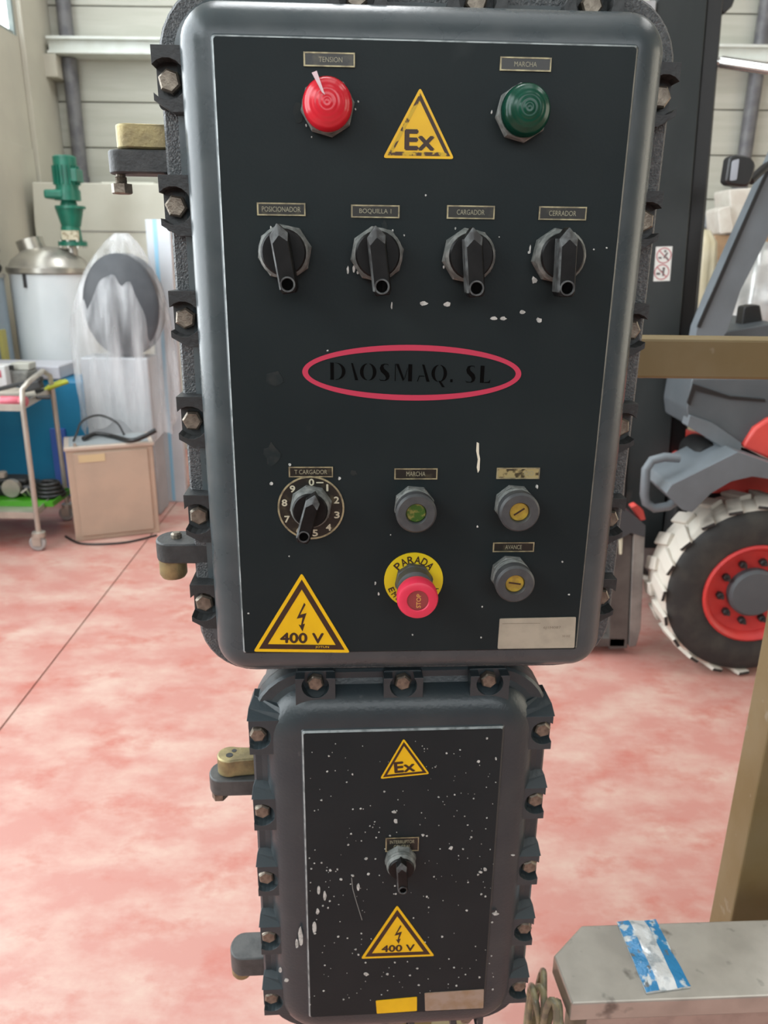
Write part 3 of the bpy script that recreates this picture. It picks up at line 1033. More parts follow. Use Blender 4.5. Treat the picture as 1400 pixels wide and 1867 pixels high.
MB().loft(lid_loops(prof, hw2, hz2, cz2, 0.010)).build('body', low_lug, lo, smooth=35)

low_lugs = {}
for dr in 'LRTB':
    mb = MB()
    h = 0.0225
    inn = 0.027
    P = lug_poly(0.0098, inn, h, 0.0155, chamf_lo=False)
    mb.prism(orient(P, dr), -0.004, 0.038)
    mb.prism(orient(rpoly([(0.0115, h), (-inn, h), (-inn, -h), (0.0115, -h)], 0.004), dr), 0.010, 0.040)
    if dr in 'LR':  # sloping fairing above the pocket
        s = -1 if dr == 'L' else 1
        x0, x1 = -inn * s, 0.0115 * s
        mb.loft([[(x0, -0.004, h), (x1, -0.004, h), (x1, 0.037, h), (x0, 0.037, h)],
                 [(x0, -0.001, h + 0.007), (x1 - 0.001 * s, 0.009, h + 0.009), (x1 - 0.003 * s, 0.037, h + 0.010), (x0, 0.037, h + 0.010)],
                 [(x0, 0.003, h + 0.012), (x1 - 0.006 * s, 0.023, h + 0.018), (x1 - 0.006 * s, 0.037, h + 0.018), (x0, 0.037, h + 0.016)]])
    low_lugs[dr] = mb.mesh('lug', low_lid)
bolt2 = hexbolt_mesh('bolt', 0.0100, 0.0085)
LB = {'L': [(470, 1342), (478, 1482), (485, 1603), (490, 1711), (495, 1823)],
      'R': [(990, 1333), (977, 1461), (966, 1583), (957, 1695), (947, 1801)],
      'T': [(575, 1248), (735, 1247), (892, 1243)], 'B': [(600, 1872), (725, 1866), (850, 1860)]}
for dr in LB:
    for (px, py) in LB[dr]:
        x, z = FL.px(px, py, 0.017)
        o = inst('lug', low_lugs[dr], lo, (x, 0.017, z))
        md = o.modifiers.new('bevel', 'BEVEL')
        md.width = 0.0018
        md.segments = 2
        md.limit_method = 'ANGLE'
        inst('bolt', bolt2, lo, (x, 0.026, z), (0, random.random(), 0))
hinge(FL, lo, 377, 520, 1425, 1449, 0.072, 0.020, 1, (391, 1393, 440, 1410), 1468)
hinge(FL, lo, 416, 535, 1750, 1777, 0.072, 0.022, -1, (418, 1777, 458, 1798), None)

tri_sign(FL, lo, (736, 1347), (693, 1420), (783, 1411), 'Ex')
tri_sign(FL, lo, (724, 1651), (658, 1748), (792, 1743), '400')
label_plate(FL, lo, (703, 1528, 763, 1551), '', lines=(('INTERRUPTOR', 0.74), ('GENERAL', 0.5)))
rotary(FL, lo, 731, 1577, 0.06, 0.80)
quad_plate(FL, lo, [(685, 1825), (760, 1818), (760, 1843), (687, 1848)], sign_yellow, 'yellow_tag', 'blank yellow tag')
quad_plate(FL, lo, [(774, 1811), (882, 1804), (881, 1838), (775, 1843)], tan_plate, 'data_plate', 'blank tan data plate')
mb = MB()
for (a, b, c_, d_) in [(581, 1623, 3, 10), (592, 1633, 3, 10), (653, 1617, 3, 8), (579, 1662, 3, 7), (573, 1690, 4, 14), (548, 1708, 4, 22), (541, 1720, 3, 11), (511, 1768, 3, 6), (522, 1787, 4, 4)]:
    blob(mb, FL, a, b, c_, d_, jit=0.15)
for t in [(718, 1480, 5, 3), (721, 1497, 4, 6), (602, 1587, 3), (622, 1603, 3), (643, 1596, 3), (672, 1593, 3), (615, 1585, 2), (667, 1565, 3), (872, 1388, 3), (904, 1383, 2, 4), (814, 1373, 2), (876, 1590, 4, 3), (884, 1585, 4, 4), (822, 1546, 4), (844, 1548, 2),
          (903, 1666, 6, 5), (667, 1776, 4), (706, 1776, 3), (635, 1540, 2), (640, 1520, 2), (771, 1522, 3), (778, 1524, 2), (877, 1630, 2), (885, 1634, 2), (935, 1559, 4, 2), (589, 1651, 2), (598, 1655, 2)]:
    blob(mb, FL, t[0], t[1], t[2] * 0.9, (t[3] if len(t) > 3 else t[2]) * 0.9)
rnd = random.Random(3)
for i in range(330):
    a, b = rnd.uniform(556, 905), rnd.uniform(1345, 1835)
    if rnd.random() < 0.35 * (1 - (b - 1345) / 500):
        continue
    q = rnd.choice((0.5, 0.6, 0.8, 0.8, 1.1, 1.5, 2.0))
    blob(mb, FL, a, b, q, n=6)
mb.build('paint_specks', splash, lo)['kind'] = 'stuff'
# scratch down from the specks
pts = [FL.px(a, b, 0) for a, b in ((641, 1600), (643, 1620), (650, 1645), (660, 1677))]
MB().tube([(p[0], -0.0003, p[1]) for p in pts], 0.0005, 5).build('scratch', faint_mark, lo)

# ================================================================ TAN SUPPORT FRAME
tan = mat('tan_frame_paint', (0.175, 0.125, 0.050), 0.5, 0, (0.215, 0.165, 0.085), 7, 0.42, 0.7, col3=(0.30, 0.26, 0.19), scale3=22, lo3=0.66, hi3=0.74, bump=0.05, bscale=120)
YBM = 1.10
b0 = at_y(1180, 617, YBM)
b1 = at_y(1180, 690, YBM)
tf = thing('support_frame', 'tan painted square tube frame carrying the control enclosures', 'frame', (0.07, YBM, 0))
zbt, zbb = b0.z, b1.z
pxl = at_y(1357, 1500, YBM + 0.02).x
hgt = zbt - zbb
MB().box(0.02, pxl - 0.07 + 0.075, 0.0, hgt, zbb, zbt).build('cross_beam', tan, tf, bevel=0.004)
MB().box(pxl - 0.07, pxl - 0.07 + 0.09, 0.001, hgt + 0.02, 0.006, zbb - 0.001).build('post', tan, tf, bevel=0.004)
MB().box(pxl - 0.07 - 0.05, pxl - 0.07 + 0.14, -0.05, hgt + 0.07, 0.0, 0.006).build('base_plate', tan, tf)
MB().box(-0.055, 0.035, -0.001, hgt, 0.008, zbb - 0.001).build('post', tan, tf, bevel=0.004)
MB().box(-0.13, 0.11, -0.08, 0.15, 0.0, 0.008).build('base_plate', tan, tf)
MB().box(-0.055, 0.035, -0.060, 0.0, 1.16, 1.26).build('mounting_bracket', tan, tf)
MB().box(-0.055, 0.035, -0.106, -0.0015, 0.66, 0.86).build('mounting_bracket', tan, tf)

# ================================================================ STAINLESS MACHINE BASE, PACKET, HOSE
steel = mat('stained_stainless', (0.52, 0.50, 0.45), 0.33, 0.65, (0.42, 0.40, 0.36), 14, 0.4, 0.65, col3=(0.20, 0.19, 0.17), scale3=26, lo3=0.62, hi3=0.75, bump=0.04, bscale=80)
steel2 = mat('brushed_steel', (0.50, 0.48, 0.44), 0.35, 0.8, (0.42, 0.40, 0.37), 30, 0.4, 0.6)
dark_metal = mat('dark_metal', (0.03, 0.03, 0.03), 0.5, 0.2)
ZP = 0.50
pts = [on_floor(px, py, ZP) for (px, py) in ((1060, 1687), (1009, 1742), (1042, 1830))]
e0 = on_floor(1400, 1676, ZP)
e1 = on_floor(1400, 1816, ZP)
db = (e0 - pts[0]).normalized()
df = (e1 - pts[2]).normalized()
far0, far1 = pts[0] + db * 0.9, pts[2] + df * 0.9
org = pts[2].copy()
mbs = thing('machine_base', 'stained stainless steel machine base with a chamfered end and dark underside', 'machine', (org.x, org.y, 0))
loc = lambda p: (p.x - org.x, p.y - org.y)
P = [loc(p) for p in (pts[2], far1, far0, pts[0], pts[1])]
MB().prism(P, ZP - 0.034, ZP, axis='z').build('top_cover', steel, mbs, bevel=0.003)
cen = Vector((sum(p[0] for p in P) / 5, sum(p[1] for p in P) / 5))
P2 = [tuple(cen + (Vector(p) - cen) * 0.93) for p in P]
MB().prism(P2, 0.07, ZP - 0.0345, axis='z').build('body', steel2, mbs, bevel=0.004)
for q in P2[:1] + P2[1:2] + P2[2:3] + P2[3:4]:
    c = Vector(q) + (cen - Vector(q)) * 0.12
    MB().lathe([(0.03, 0.0), (0.03, 0.012), (0.012, 0.016), (0.012, 0.071)], (c.x, c.y, 0), 'z', 14).build('foot', dark_metal, mbs)

pk = [on_floor(px, py, ZP + 0.002) for (px, py) in ((1124, 1681), (1195, 1678), (1259, 1800), (1178, 1811))]
org = pk[3].copy()
pack = thing('paper_packet', 'worn blue and white foil packet lying on the stainless machine base', 'packet', (org.x, org.y, ZP))
blue_foil = mat('packet_blue', (0.02, 0.20, 0.42), 0.35, 0.1, (0.50, 0.55, 0.56), 55, 0.55, 0.62, bump=0.8, bscale=110, col3=(0.12, 0.14, 0.15), scale3=80, lo3=0.6, hi3=0.66)
white_foil = mat('packet_white', (0.62, 0.64, 0.64), 0.3, 0.2, (0.36, 0.40, 0.42), 60, 0.5, 0.62, bump=0.9, bscale=90)
nu, nv = 10, 20


def pk_pt(u, v, h):
    p = (pk[3] * (1 - u) + pk[2] * u) * (1 - v) + (pk[0] * (1 - u) + pk[1] * u) * v
    return (p.x - org.x, p.y - org.y, h)


def pk_h(u, v):
    e = min(u, 1 - u) * 3.2
    return 0.0035 + 0.005 * min(1, e) * min(1, min(v, 1 - v) * 8) + 0.0012 * math.sin(u * 9 + v * 5) * math.cos(v * 13)


mb = MB()
V = [pk_pt(i / nu, j / nv, pk_h(i / nu, j / nv)) for j in range(nv + 1) for i in range(nu + 1)]
V += [pk_pt(i / nu, j / nv, 0.0006) for j in range(nv + 1) for i in range(nu + 1)]
Fc, n1, off = [], nu + 1, (nu + 1) * (nv + 1)
mi = []
for j in range(nv):
    for i in range(nu):
        a = j * n1 + i
        mb_i = 1 if (3 + j * 0.0 <= i <= 6) else 0
        Fc.append((a, a + 1, a + 1 + n1, a + n1))
        mi.append(mb_i)
        Fc.append((off + a, off + a + n1, off + a + 1 + n1, off + a + 1))
        mi.append(1)
for i in range(nu):
    Fc.append((i, off + i, off + i + 1, i + 1)); mi.append(1)
    b_ = nv * n1 + i
    Fc.append((b_, b_ + 1, off + b_ + 1, off + b_)); mi.append(1)
for j in range(nv):
    a = j * n1
    Fc.append((a, a + n1, off + a + n1, off + a)); mi.append(1)
    b_ = a + nu
    Fc.append((b_, off + b_, off + b_ + n1, b_ + n1)); mi.append(1)
mb.add(V, Fc)
mb.mi = mi
mb.build('foil_wrapper', [blue_foil, white_foil], pack, smooth=50)

# clear hose coiled at the chamfered end
hose = mat('clear_hose', (0.42, 0.38, 0.22), 0.22, 0, (0.22, 0.21, 0.15), 40, 0.4, 0.6, transmission=0.25)
he = (pts[2] - pts[1])
hm = (pts[1] + pts[2]) / 2
hd = he.normalized()
hn = Vector((hd.y, -hd.x, 0))
if hn.x > 0:
    hn = -hn
hs = thing('hose_coil', 'clear yellowish hose hanging in loops at the chamfered end of the machine base', 'hose',
           (hm.x + hn.x * 0.020, hm.y + hn.y * 0.020, 0.0))
for k in range(6):
    ra, rv = 0.020 + 0.004 * (k % 3), 0.060 + 0.008 * (k % 4)
    oa = (-0.030, 0.022, -0.008, 0.030, 0.004, -0.020)[k]
    on = (-0.004, -0.008, 0.008, 0.004, -0.012, 0.011)[k]
    zc = ZP - 0.088 - 0.010 * (k % 3)
    path = []
    for i in range(33):
        a = 2 * PI * i / 32
        p = hd * (oa + ra * math.cos(a) + 0.006 * math.sin(2 * a + k)) + hn * (on + 0.005 * math.sin(a * 2 + k))
        path.append((p.x, p.y, zc + rv * math.sin(a)))
    MB().tube(path, 0.0052, 8).build('hose_loop', hose, hs, smooth=60)
MB().tube(bow((0, 0.0, ZP - 0.15), (hn.x * 0.05, hn.y * 0.05, 0.0055), 8, side=(-0.03, 0, 0)), 0.0052, 8).build('hose_tail', hose, hs, smooth=60)

# ================================================================ FORKLIFT
mast_grey = mat('mast_grey', (0.028, 0.033, 0.033), 0.5, 0.0, (0.040, 0.045, 0.045), 5, 0.4, 0.65, col3=(0.09, 0.075, 0.07), scale3=9, lo3=0.66, hi3=0.78, stretch=(1, 1, 0.6), spec=0.25)
mast_pale = mat('mast_pale', (0.40, 0.41, 0.42), 0.4, 0.3, (0.28, 0.25, 0.24), 9, 0.4, 0.65)
black_satin = mat('black_satin', (0.012, 0.012, 0.012), 0.4)
plast_grey = mat('plastic_grey', (0.135, 0.155, 0.170), 0.5, 0, (0.11, 0.125, 0.135), 6, 0.4, 0.65)
plast_dark = mat('plastic_dark', (0.070, 0.082, 0.090), 0.5, 0, (0.09, 0.102, 0.11), 5, 0.4, 0.65)
fork_red = mat('forklift_red', (0.68, 0.075, 0.06), 0.4, 0, (0.60, 0.06, 0.05), 8, 0.4, 0.65)
rim_red = mat('rim_red', (0.55, 0.035, 0.03), 0.45, 0, (0.46, 0.03, 0.03), 15, 0.4, 0.65)
rubber = mat('tyre_rubber', (0.022, 0.022, 0.021), 0.7, 0, (0.05, 0.048, 0.04), 9, 0.45, 0.7, bump=0.2, bscale=80)
dusty = mat('dusty_tread', (0.58, 0.54, 0.47), 0.85, 0, (0.22, 0.20, 0.17), 7, 0.52, 0.72, bump=0.2, bscale=60)
steel_fork = mat('fork_steel', (0.07, 0.062, 0.058), 0.5, 0.3, (0.11, 0.10, 0.09), 8, 0.4, 0.65)
wheel_c = at_y(1376, 1084, 2.56)
RW = wheel_c.z + 0.002
WX = wheel_c.x
YW = 2.56
fk = thing('forklift', 'red and grey forklift truck with dark mast and dusty tyres', 'forklift', (WX, YW, 0))


def fl_pt(px, py, Y):
    p = at_y(px, py, Y)
    return (p.x - WX, p.z)


def fl_poly(pts, Y0, Y1, nm, mt, par=None, bevel=0.004, r=0.0):
    P = [fl_pt(a, b, Y0) for a, b in pts]
    if r:
        P = rpoly(P, r)
    return MB().prism(P, Y0 - YW, Y1 - YW).build(nm, mt, par or fk, bevel=bevel, smooth=35)


def wheel(yo, flip=1):
    f = lambda pr: [(r, yo + h * flip) for r, h in pr]
    ty = MB().lathe(f([(0.175, 0.03), (0.185, 0.004), (0.23, -0.004), (0.285, 0.0), (RW - 0.028, 0.016), (RW - 0.018, 0.034), (RW - 0.016, 0.11), (RW - 0.018, 0.19), (RW - 0.028, 0.21), (0.285, 0.226), (0.23, 0.23), (0.185, 0.22), (0.175, 0.2)]),
                   (0, 0, RW), n=56, caps=False, mi=0)
    for i in range(len(ty.f)):
        ring = i // 56
        ty.mi[i] = 1 if 4 <= ring <= 7 else 0
    t = ty.build('tyre', [rubber, dusty], fk, smooth=40)
    for s in range(2):
        for k in range(20):
            a = 2 * PI * (k + 0.5 * s) / 20
            rot = Matrix.Rotation(-a, 3, 'Y') @ Matrix.Rotation((0.30 if s else -0.30), 3, 'X')
            y = yo + (0.052 if s == 0 else 0.162) * flip
            mb = MB().obox((0, 0, 0), 0.022, 0.105, 0.050, None)
            me = mb
            me.v = [tuple(Vector(p)) for p in me.v]
            # shoulder end tapers down the sidewall
            vv = []
            for p in me.v:
                p = Vector(p)
                if (p.y < 0) == (s == 0) and p.x > 0:
                    p.x -= 0.008
                vv.append(tuple(rot @ p + Vector((math.cos(a) * (RW - 0.012), y, RW + math.sin(a) * (RW - 0.012)))))
            me.v = vv
            if min(p[2] for p in me.v) < 0.0:
                dz = min(p[2] for p in me.v)
                me.v = [(p[0], p[1], max(p[2], 0.0)) for p in me.v]
            me.mi = [0, 0, 1, 0, 0, 0] if s == 0 else [0] * 6
            me.build('tread_block', [dusty, rubber], t, bevel=0.004)
    r = MB().lathe(f([(0.188, 0.014), (0.190, -0.004), (0.182, -0.010), (0.172, -0.004), (0.160, 0.022), (0.120, 0.032), (0.088, 0.030), (0.02, 0.030), (0.02, 0.2), (0.188, 0.2)]), (0, 0, RW), n=48, caps=False).build('wheel_rim', rim_red, fk, smooth=40)
    MB().lathe(f([(0.092, 0.034), (0.092, 0.006), (0.082, -0.004), (0.02, -0.006), (0.0001, -0.006)]), (0, 0, RW), n=36).build('hub_cap', plast_dark, r, smooth=40)
    bm_ = MB().lathe(f([(0.014, 0.034), (0.014, 0.012), (0.011, 0.008)]), n=6).lathe(f([(0.006, 0.010), (0.006, -0.006)]), n=8).mesh('wheel_nut', dark_metal)
    for k in range(10):
        a = math.radians(8 + 36 * k)
        inst('wheel_nut', bm_, r, (0.118 * math.cos(a), 0, RW + 0.118 * math.sin(a)))


wheel(0.0, 1)
wheel(1.10, -1)
MB().lathe([(0.05, 0.2), (0.05, 0.92)], (0, 0, RW), n=20).build('axle', dark_metal, fk)

# mast: pale front flange, dark web, black rear channel
YM = 2.93
fl_poly([(1166, 0), (1197, 0), (1137, 930), (1106, 930)], YM - 0.012, YM + 0.09, 'mast_flange', mast_pale)
fl_poly([(1200, -330), (1318, -330), (1290, 0), (1222, 810), (1205, 1000), (1133, 1000), (1198, 0)], YM, YM + 0.08, 'mast_channel', mast_grey)
fl_poly([(1318, -330), (1348, -330), (1319, 0), (1278, 463), (1257, 696), (1236, 1000), (1206, 1000), (1222, 810), (1290, 0)], YM + 0.012, YM + 0.085, 'mast_rail', black_satin)
for dy in (0.62,):
    fl_poly([(1200, -330), (1348, -330), (1319, 0), (1236, 1000), (1133, 1000), (1198, 0)], YM + dy, YM + dy + 0.08, 'mast_channel', mast_grey)
a, b = fl_pt(1240, -120, YM), fl_pt(1260, -330, YM)
MB().box(a[0] - 0.1, a[0] + 0.04, YM + 0.08 - YW, YM + 0.62 - YW, a[1], a[1] + 0.09).build('mast_crossbar', mast_grey, fk, bevel=0.004)
a = fl_pt(1190, 880, YM)
MB().box(a[0] - 0.05, a[0] + 0.06, YM + 0.08 - YW, YM + 0.62 - YW, a[1] - 0.1, a[1]).build('mast_crossbar', mast_grey, fk, bevel=0.004)
fl_poly([(1290, -60), (1362, -60), (1335, 12), (1318, 27)], YM + 0.02, YM + 0.09, 'mast_bracket', black_satin)
# prohibition sticker
sp = [fl_pt(a, b, YM - 0.001) for a, b in ((1196, 450), (1226, 449), (1221, 512), (1191, 513))]
st = MB().prism(sp, YM - 0.0012 - YW, YM + 0.0005 - YW).build('safety_sticker', mat('sticker_white', (0.72, 0.72, 0.68), 0.5), fk)
red_ink = mat('sticker_red', (0.45, 0.14, 0.15), 0.5)
ink = mat('sticker_ink', (0.13, 0.10, 0.10), 0.5)
yk = YM - 0.0016 - YW
for k, (cpx, cpy) in enumerate(((1210, 466), (1206, 496))):
    x, z = fl_pt(cpx, cpy, YM)
    r = 0.0275
    mb = MB().lathe([(r, yk), (r, yk + 0.0006), (r * 0.86, yk + 0.0006), (r * 0.86, yk)], (x, 0, z), n=28, caps=False)
    mb.loft([[(x + (r * math.cos(t) if True else 0), y, z + r * math.sin(t)) for t in [2 * PI * i / 28 for i in range(28)]] for y in (yk,)] + [[(x + r * 0.86 * math.cos(t), yk, z + r * 0.86 * math.sin(t)) for t in [2 * PI * i / 28 for i in range(28)]]], False, False)
    mb.obox((x, yk, z), r * 1.75, 0.0004, r * 0.14, Matrix.Rotation(math.radians(42), 3, 'Y'))
    mb.build('prohibition_ring', red_ink, st)
    mb = MB()
    if k == 0:
        mb.obox((x + 0.006, yk - 0.0002, z + 0.001), 0.006, 0.0003, 0.022, Matrix.Rotation(0.5, 3, 'Y'))
        mb.obox((x + 0.013, yk - 0.0002, z - 0.010), 0.005, 0.0003, 0.014, Matrix.Rotation(-0.7, 3, 'Y'))
        mb.lathe([(0.0042, yk - 0.0003), (0.0042, yk)], (x + 0.003, 0, z + 0.015), n=12)
        mb.obox((x - 0.013, yk - 0.0002, z - 0.008), 0.012, 0.0003, 0.006)
    else:
        mb.obox((x + 0.006, yk - 0.0002, z - 0.002), 0.006, 0.0003, 0.024)
        mb.lathe([(0.005, yk - 0.0003), (0.005, yk)], (x + 0.006, 0, z + 0.012), n=12)
        mb.obox((x - 0.012, yk - 0.0002, z - 0.006), 0.014, 0.0003, 0.008)
        mb.obox((x - 0.002, yk - 0.0002, z + 0.004), 0.014, 0.0003, 0.003, Matrix.Rotation(0.3, 3, 'Y'))
    mb.build('pictogram', ink, st)

# fork carriage beside the wheel
YC_ = 2.72
fl_poly([(1117, 966), (1153, 975), (1144, 1182), (1110, 1184)], YC_, YC_ + 0.05, 'fork_shank', steel_fork, bevel=0.003)
fl_poly([(1155, 972), (1176, 976), (1168, 1148), (1160, 1178), (1147, 1180)], YC_ - 0.01, YC_ + 0.04, 'carriage_bar', mast_pale if False else mat('carriage_grey', (0.26, 0.25, 0.23), 0.45, 0.4, (0.18, 0.17, 0.16), 12), bevel=0.003)
fl_poly([(1098, 985), (1116, 968), (1109, 1182), (1086, 1150)], YC_ + 0.05, YC_ + 0.10, 'carriage_plate', mast_pale, bevel=0.003)
fl_poly([(1122, 922), (1132, 921), (1177, 958), (1176, 980), (1150, 972), (1128, 985), (1121, 965)], YC_ - 0.02, YC_ + 0.07, 'rubber_block', mat('block_rubber', (0.045, 0.05, 0.055), 0.45), r=0.006)
fl_poly([(1128, 972), (1136, 972), (1134, 1011), (1129, 1011)], YC_ - 0.006, YC_, 'pin', mat('pin_cream', (0.60, 0.58, 0.44), 0.5), bevel=0.002)
a = fl_pt(1112, 1176, YC_)
MB().box(a[0] - 0.9, a[0] + 0.06, YC_ - YW, YC_ + 0.12 - YW, 0.035, 0.075).build('fork_tine', steel_fork, fk, bevel=0.004)
MB().box(a[0] - 0.9, a[0] + 0.06, YC_ + 0.55 - YW, YC_ + 0.67 - YW, 0.035, 0.075).build('fork_tine', steel_fork, fk, bevel=0.004)
fl_poly([(1150, 925), (1160, 920), (1173, 930), (1178, 948), (1168, 950)], YC_ + 0.04, YC_ + 0.08, 'hose_guard', fork_red, r=0.006)

# handle loop beside the fender
hx = [(1242, 838), (1215, 836), (1192, 842), (1181, 858), (1178, 905), (1181, 920), (1196, 930), (1222, 926), (1236, 916)]
pth = [fl_pt(a, b, 2.60) for a, b in hx]
pth = [(p[0], 2.62 - YW, p[1]) for p in pth]
MB().tube(pth, 0.016, 10).build('grab_handle', plast_grey, fk, smooth=50)
# fender with a wheel arch
fl_poly([(1214, 900), (1224, 884), (1345, 824), (1420, 850), (1480, 880), (1480, 905), (1420, 876), (1372, 869), (1333, 878), (1296, 900), (1262, 934), (1244, 930)], 2.545, 2.80, 'fender', plast_grey, bevel=0.006, r=0.006)
# cowl and floor plate
fl_poly([(1262, 690), (1420, 690), (1420, 742), (1345, 815), (1310, 806), (1255, 776), (1252, 745)], 2.66, 2.9, 'cowl_panel', plast_dark, r=0.008)
fl_poly([(1253, 777), (1258, 757), (1300, 772), (1352, 808), (1350, 828), (1322, 818)], 2.645, 2.70, 'step_edge', plast_grey, r=0.004)
fl_poly([(1253, 735), (1264, 700), (1330, 722), (1395, 728), (1396, 733), (1330, 728), (1268, 712), (1258, 740)], 2.652, 2.66, 'cowl_seam', black_satin, bevel=0.0)
fl_poly([(1354, 815), (1376, 780), (1400, 764), (1560, 700), (1700, 720), (1720, 900), (1500, 890), (1420, 845)], 2.64, 3.5, 'hood', fork_red, bevel=0.01)
fl_poly([(1240, 850), (1254, 838), (1330, 838), (1420, 860), (1420, 900), (1245, 900)], 2.80, 3.4, 'chassis_front', fork_red)
MB().box(-0.22, 1.25, 0.28, 0.90, 0.22, 0.62).build('chassis', dark_metal, fk, bevel=0.01)
a = fl_pt(1290, 830, 2.70)
MB().lathe([(0.05, 0.13), (0.055, 0.16), (0.055, 0.3)], (a[0] + 0.01, 0, a[1] - 0.01), n=24).build('tilt_cylinder', black_satin, fk, smooth=40)
MB().box(0.75, 1.7, 0.10, 1.08, 0.16, 0.70).build('counterweight', fork_red, fk, bevel=0.05)
for yo in (0.16, 0.84):
    MB().lathe([(0.10, yo), (0.19, yo + 0.01), (0.205, yo + 0.03), (0.205, yo + 0.15), (0.19, yo + 0.17), (0.10, yo + 0.18)], (1.3, 0, 0.2055), n=36).build('rear_tyre', rubber, fk, smooth=40)
# overhead guard pillar, mirror, dash rail
fl_poly([(1271, 596), (1300, 525), (1382, 345), (1440, 220), (1500, 220), (1400, 432), (1350, 530), (1326, 604), (1300, 640), (1262, 640)], 2.72, 2.78, 'guard_pillar', plast_grey, r=0.004)
fl_poly([(1271, 596), (1382, 345), (1440, 220), (1446, 222), (1386, 350), (1277, 598)], 2.712, 2.72, 'pillar_seal', black_satin, bevel=0.0)
fl_poly([(1330, 286), (1342, 281), (1366, 284), (1379, 298), (1375, 318), (1365, 341), (1330, 337), (1323, 331)], 2.62, 2.67, 'mirror_housing', black_satin, r=0.02, bevel=0.006)
fl_poly([(1335, 293), (1348, 289), (1343, 328), (1331, 330)], 2.616, 2.62, 'mirror_glass', mat('mirror_glass', (0.40, 0.42, 0.46), 0.15, 0.4), r=0.006, bevel=0.0)
a, b = fl_pt(1368, 330, 2.66), fl_pt(1402, 300, 2.74)
MB().tube([(a[0], 0.10, a[1]), ((a[0] + b[0]) / 2, 0.12, (a[1] + b[1]) / 2 + 0.01), (b[0] + 0.02, 0.17, b[1] + 0.01)], 0.014, 8).build('mirror_arm', black_satin, fk, smooth=40)
a, b = fl_pt(1317, 103, 2.9), fl_pt(1480, 136, 2.74)
MB().tube([(a[0] - 0.02, 0.40, a[1]), (a[0] + 0.04, 0.39, a[1] - 0.01)], 0.014, 10).tube([(a[0] + 0.02, 0.395, a[1] - 0.004), (b[0], 0.19, b[1])], 0.018, 12).build(
    'work_light_bar', mat('chrome_bar', (0.55, 0.56, 0.54), 0.2, 0.9), fk, smooth=50)
# overhead guard frame carried by the pillars
ga = fl_pt(1470, 228, 2.72)
zg = fl_pt(1480, 140, 2.74)[1] - 0.02
gx = ga[0] + 0.02
for y in (0.16, 0.84):
    if y < 0.5:
        MB().tube([(gx, 0.19, ga[1] - 0.02), (gx + 0.10, 0.19, zg)], 0.035, 8).build('guard_pillar', plast_grey, fk, smooth=50)
    MB().box(gx + (0.55 if y > 0.5 else -0.02), gx + 1.15, y, y + 0.06, zg, zg + 0.05).build('guard_rail', plast_dark, fk, bevel=0.006)
    MB().tube([(gx + 1.10, y + 0.03, zg), (gx + 1.02, y + 0.03, 0.62)], 0.032, 8).build('rear_pillar', plast_dark, fk, smooth=50)
for k in range(3):
    MB().box(gx + 0.57 + 0.25 * k, gx + 0.62 + 0.25 * k, 0.22, 0.84, zg + 0.005, zg + 0.045).build('guard_slat', plast_dark, fk, bevel=0.004)
# dash rail: plastic windscreen film and steering column seen under the pillar
fl_poly([(1326, 604), (1420, 588), (1420, 690), (1270, 690), (1262, 640)], 2.80, 3.35, 'dashboard', plast_dark, r=0.01)
fl_poly([(1357, 560), (1372, 556), (1386, 556), (1392, 590), (1352, 596)], 2.9, 2.96, 'control_lever_box', black_satin, r=0.008)

# ================================================================ GOODS STANDING BEHIND THE FORKLIFT
wrap_cream = mat('cream_wrap', (0.55, 0.50, 0.34), 0.3, 0, (0.66, 0.62, 0.48), 6, 0.4, 0.65, bump=0.6, bscale=12, coat=0.3)
white_card = mat('white_card', (0.66, 0.64, 0.58), 0.6, 0, (0.58, 0.54, 0.48), 9, 0.4, 0.6)
carton = mat('brown_carton', (0.36, 0.24, 0.14), 0.75, 0, (0.30, 0.20, 0.12), 9, 0.4, 0.6)
rust = mat('rust_cloth', (0.30, 0.10, 0.04), 0.8, 0, (0.40, 0.18, 0.10), 20, 0.4, 0.6)
silver_film = mat('silver_film', (0.50, 0.50, 0.48), 0.25, 0.3, (0.36, 0.37, 0.36), 9, 0.4, 0.65, bump=0.9, bscale=14)


def wrapped_drum(name, label, cat, cx, cy, r, h, mt, waves=9, amp=0.04, seed=1, top=0.25, group=None):
    rd = random.Random(seed)
    ph = [rd.uniform(0, 6.28) for _ in range(4)]
    loops = []
    K = 22
    for j in range(K + 1):
        t = j / K
        z = h * t
        rr = r * (1 - top * max(0, (t - 0.75) / 0.25) ** 2)
        if j == K:
            rr *= 0.55
        l = []
        for i in range(48):
            a = 2 * PI * i / 48
            w_ = 1 + amp * math.sin(waves * a + ph[0] + 2 * t) + amp * 0.6 * math.sin((waves + 6) * a + ph[1] - 4 * t) + amp * 0.5 * math.sin(3 * a + 7 * t + ph[2])
            l.append((rr * w_ * math.cos(a), rr * w_ * math.sin(a), z))
        loops.append(l)
    o = MB().loft(loops).build(name, mt, None, smooth=70, loc=(cx, cy, 0))
    return tag(o, label, cat, group)


YG = 5.2
a, b = at_y(1262, 430, YG), at_y(1332, 430, YG)
wrapped_drum('wrapped_roll', 'tall cream plastic-wrapped roll standing behind the forklift mast', 'roll', (a.x + b.x) / 2, YG + 0.15, (b.x - a.x) / 2, at_y(1300, 418, YG).z, wrap_cream, seed=4, top=0.35)
a, b = at_y(1308, 400, 5.75), at_y(1420, 400, 5.75)
zst = at_y(1330, 428, 5.75).z
stk = thing('carton_stack', 'tall brown carton under white packages behind the forklift', 'carton', ((a.x + b.x) / 2, 5.95, 0))
hwx = (b.x - a.x) / 2
for k in range(3):
    MB().box(-hwx, hwx, -0.2, 0.2, zst * k / 3 + 0.001, zst * (k + 1) / 3 - 0.001).build('carton_tier', carton, stk, bevel=0.006)


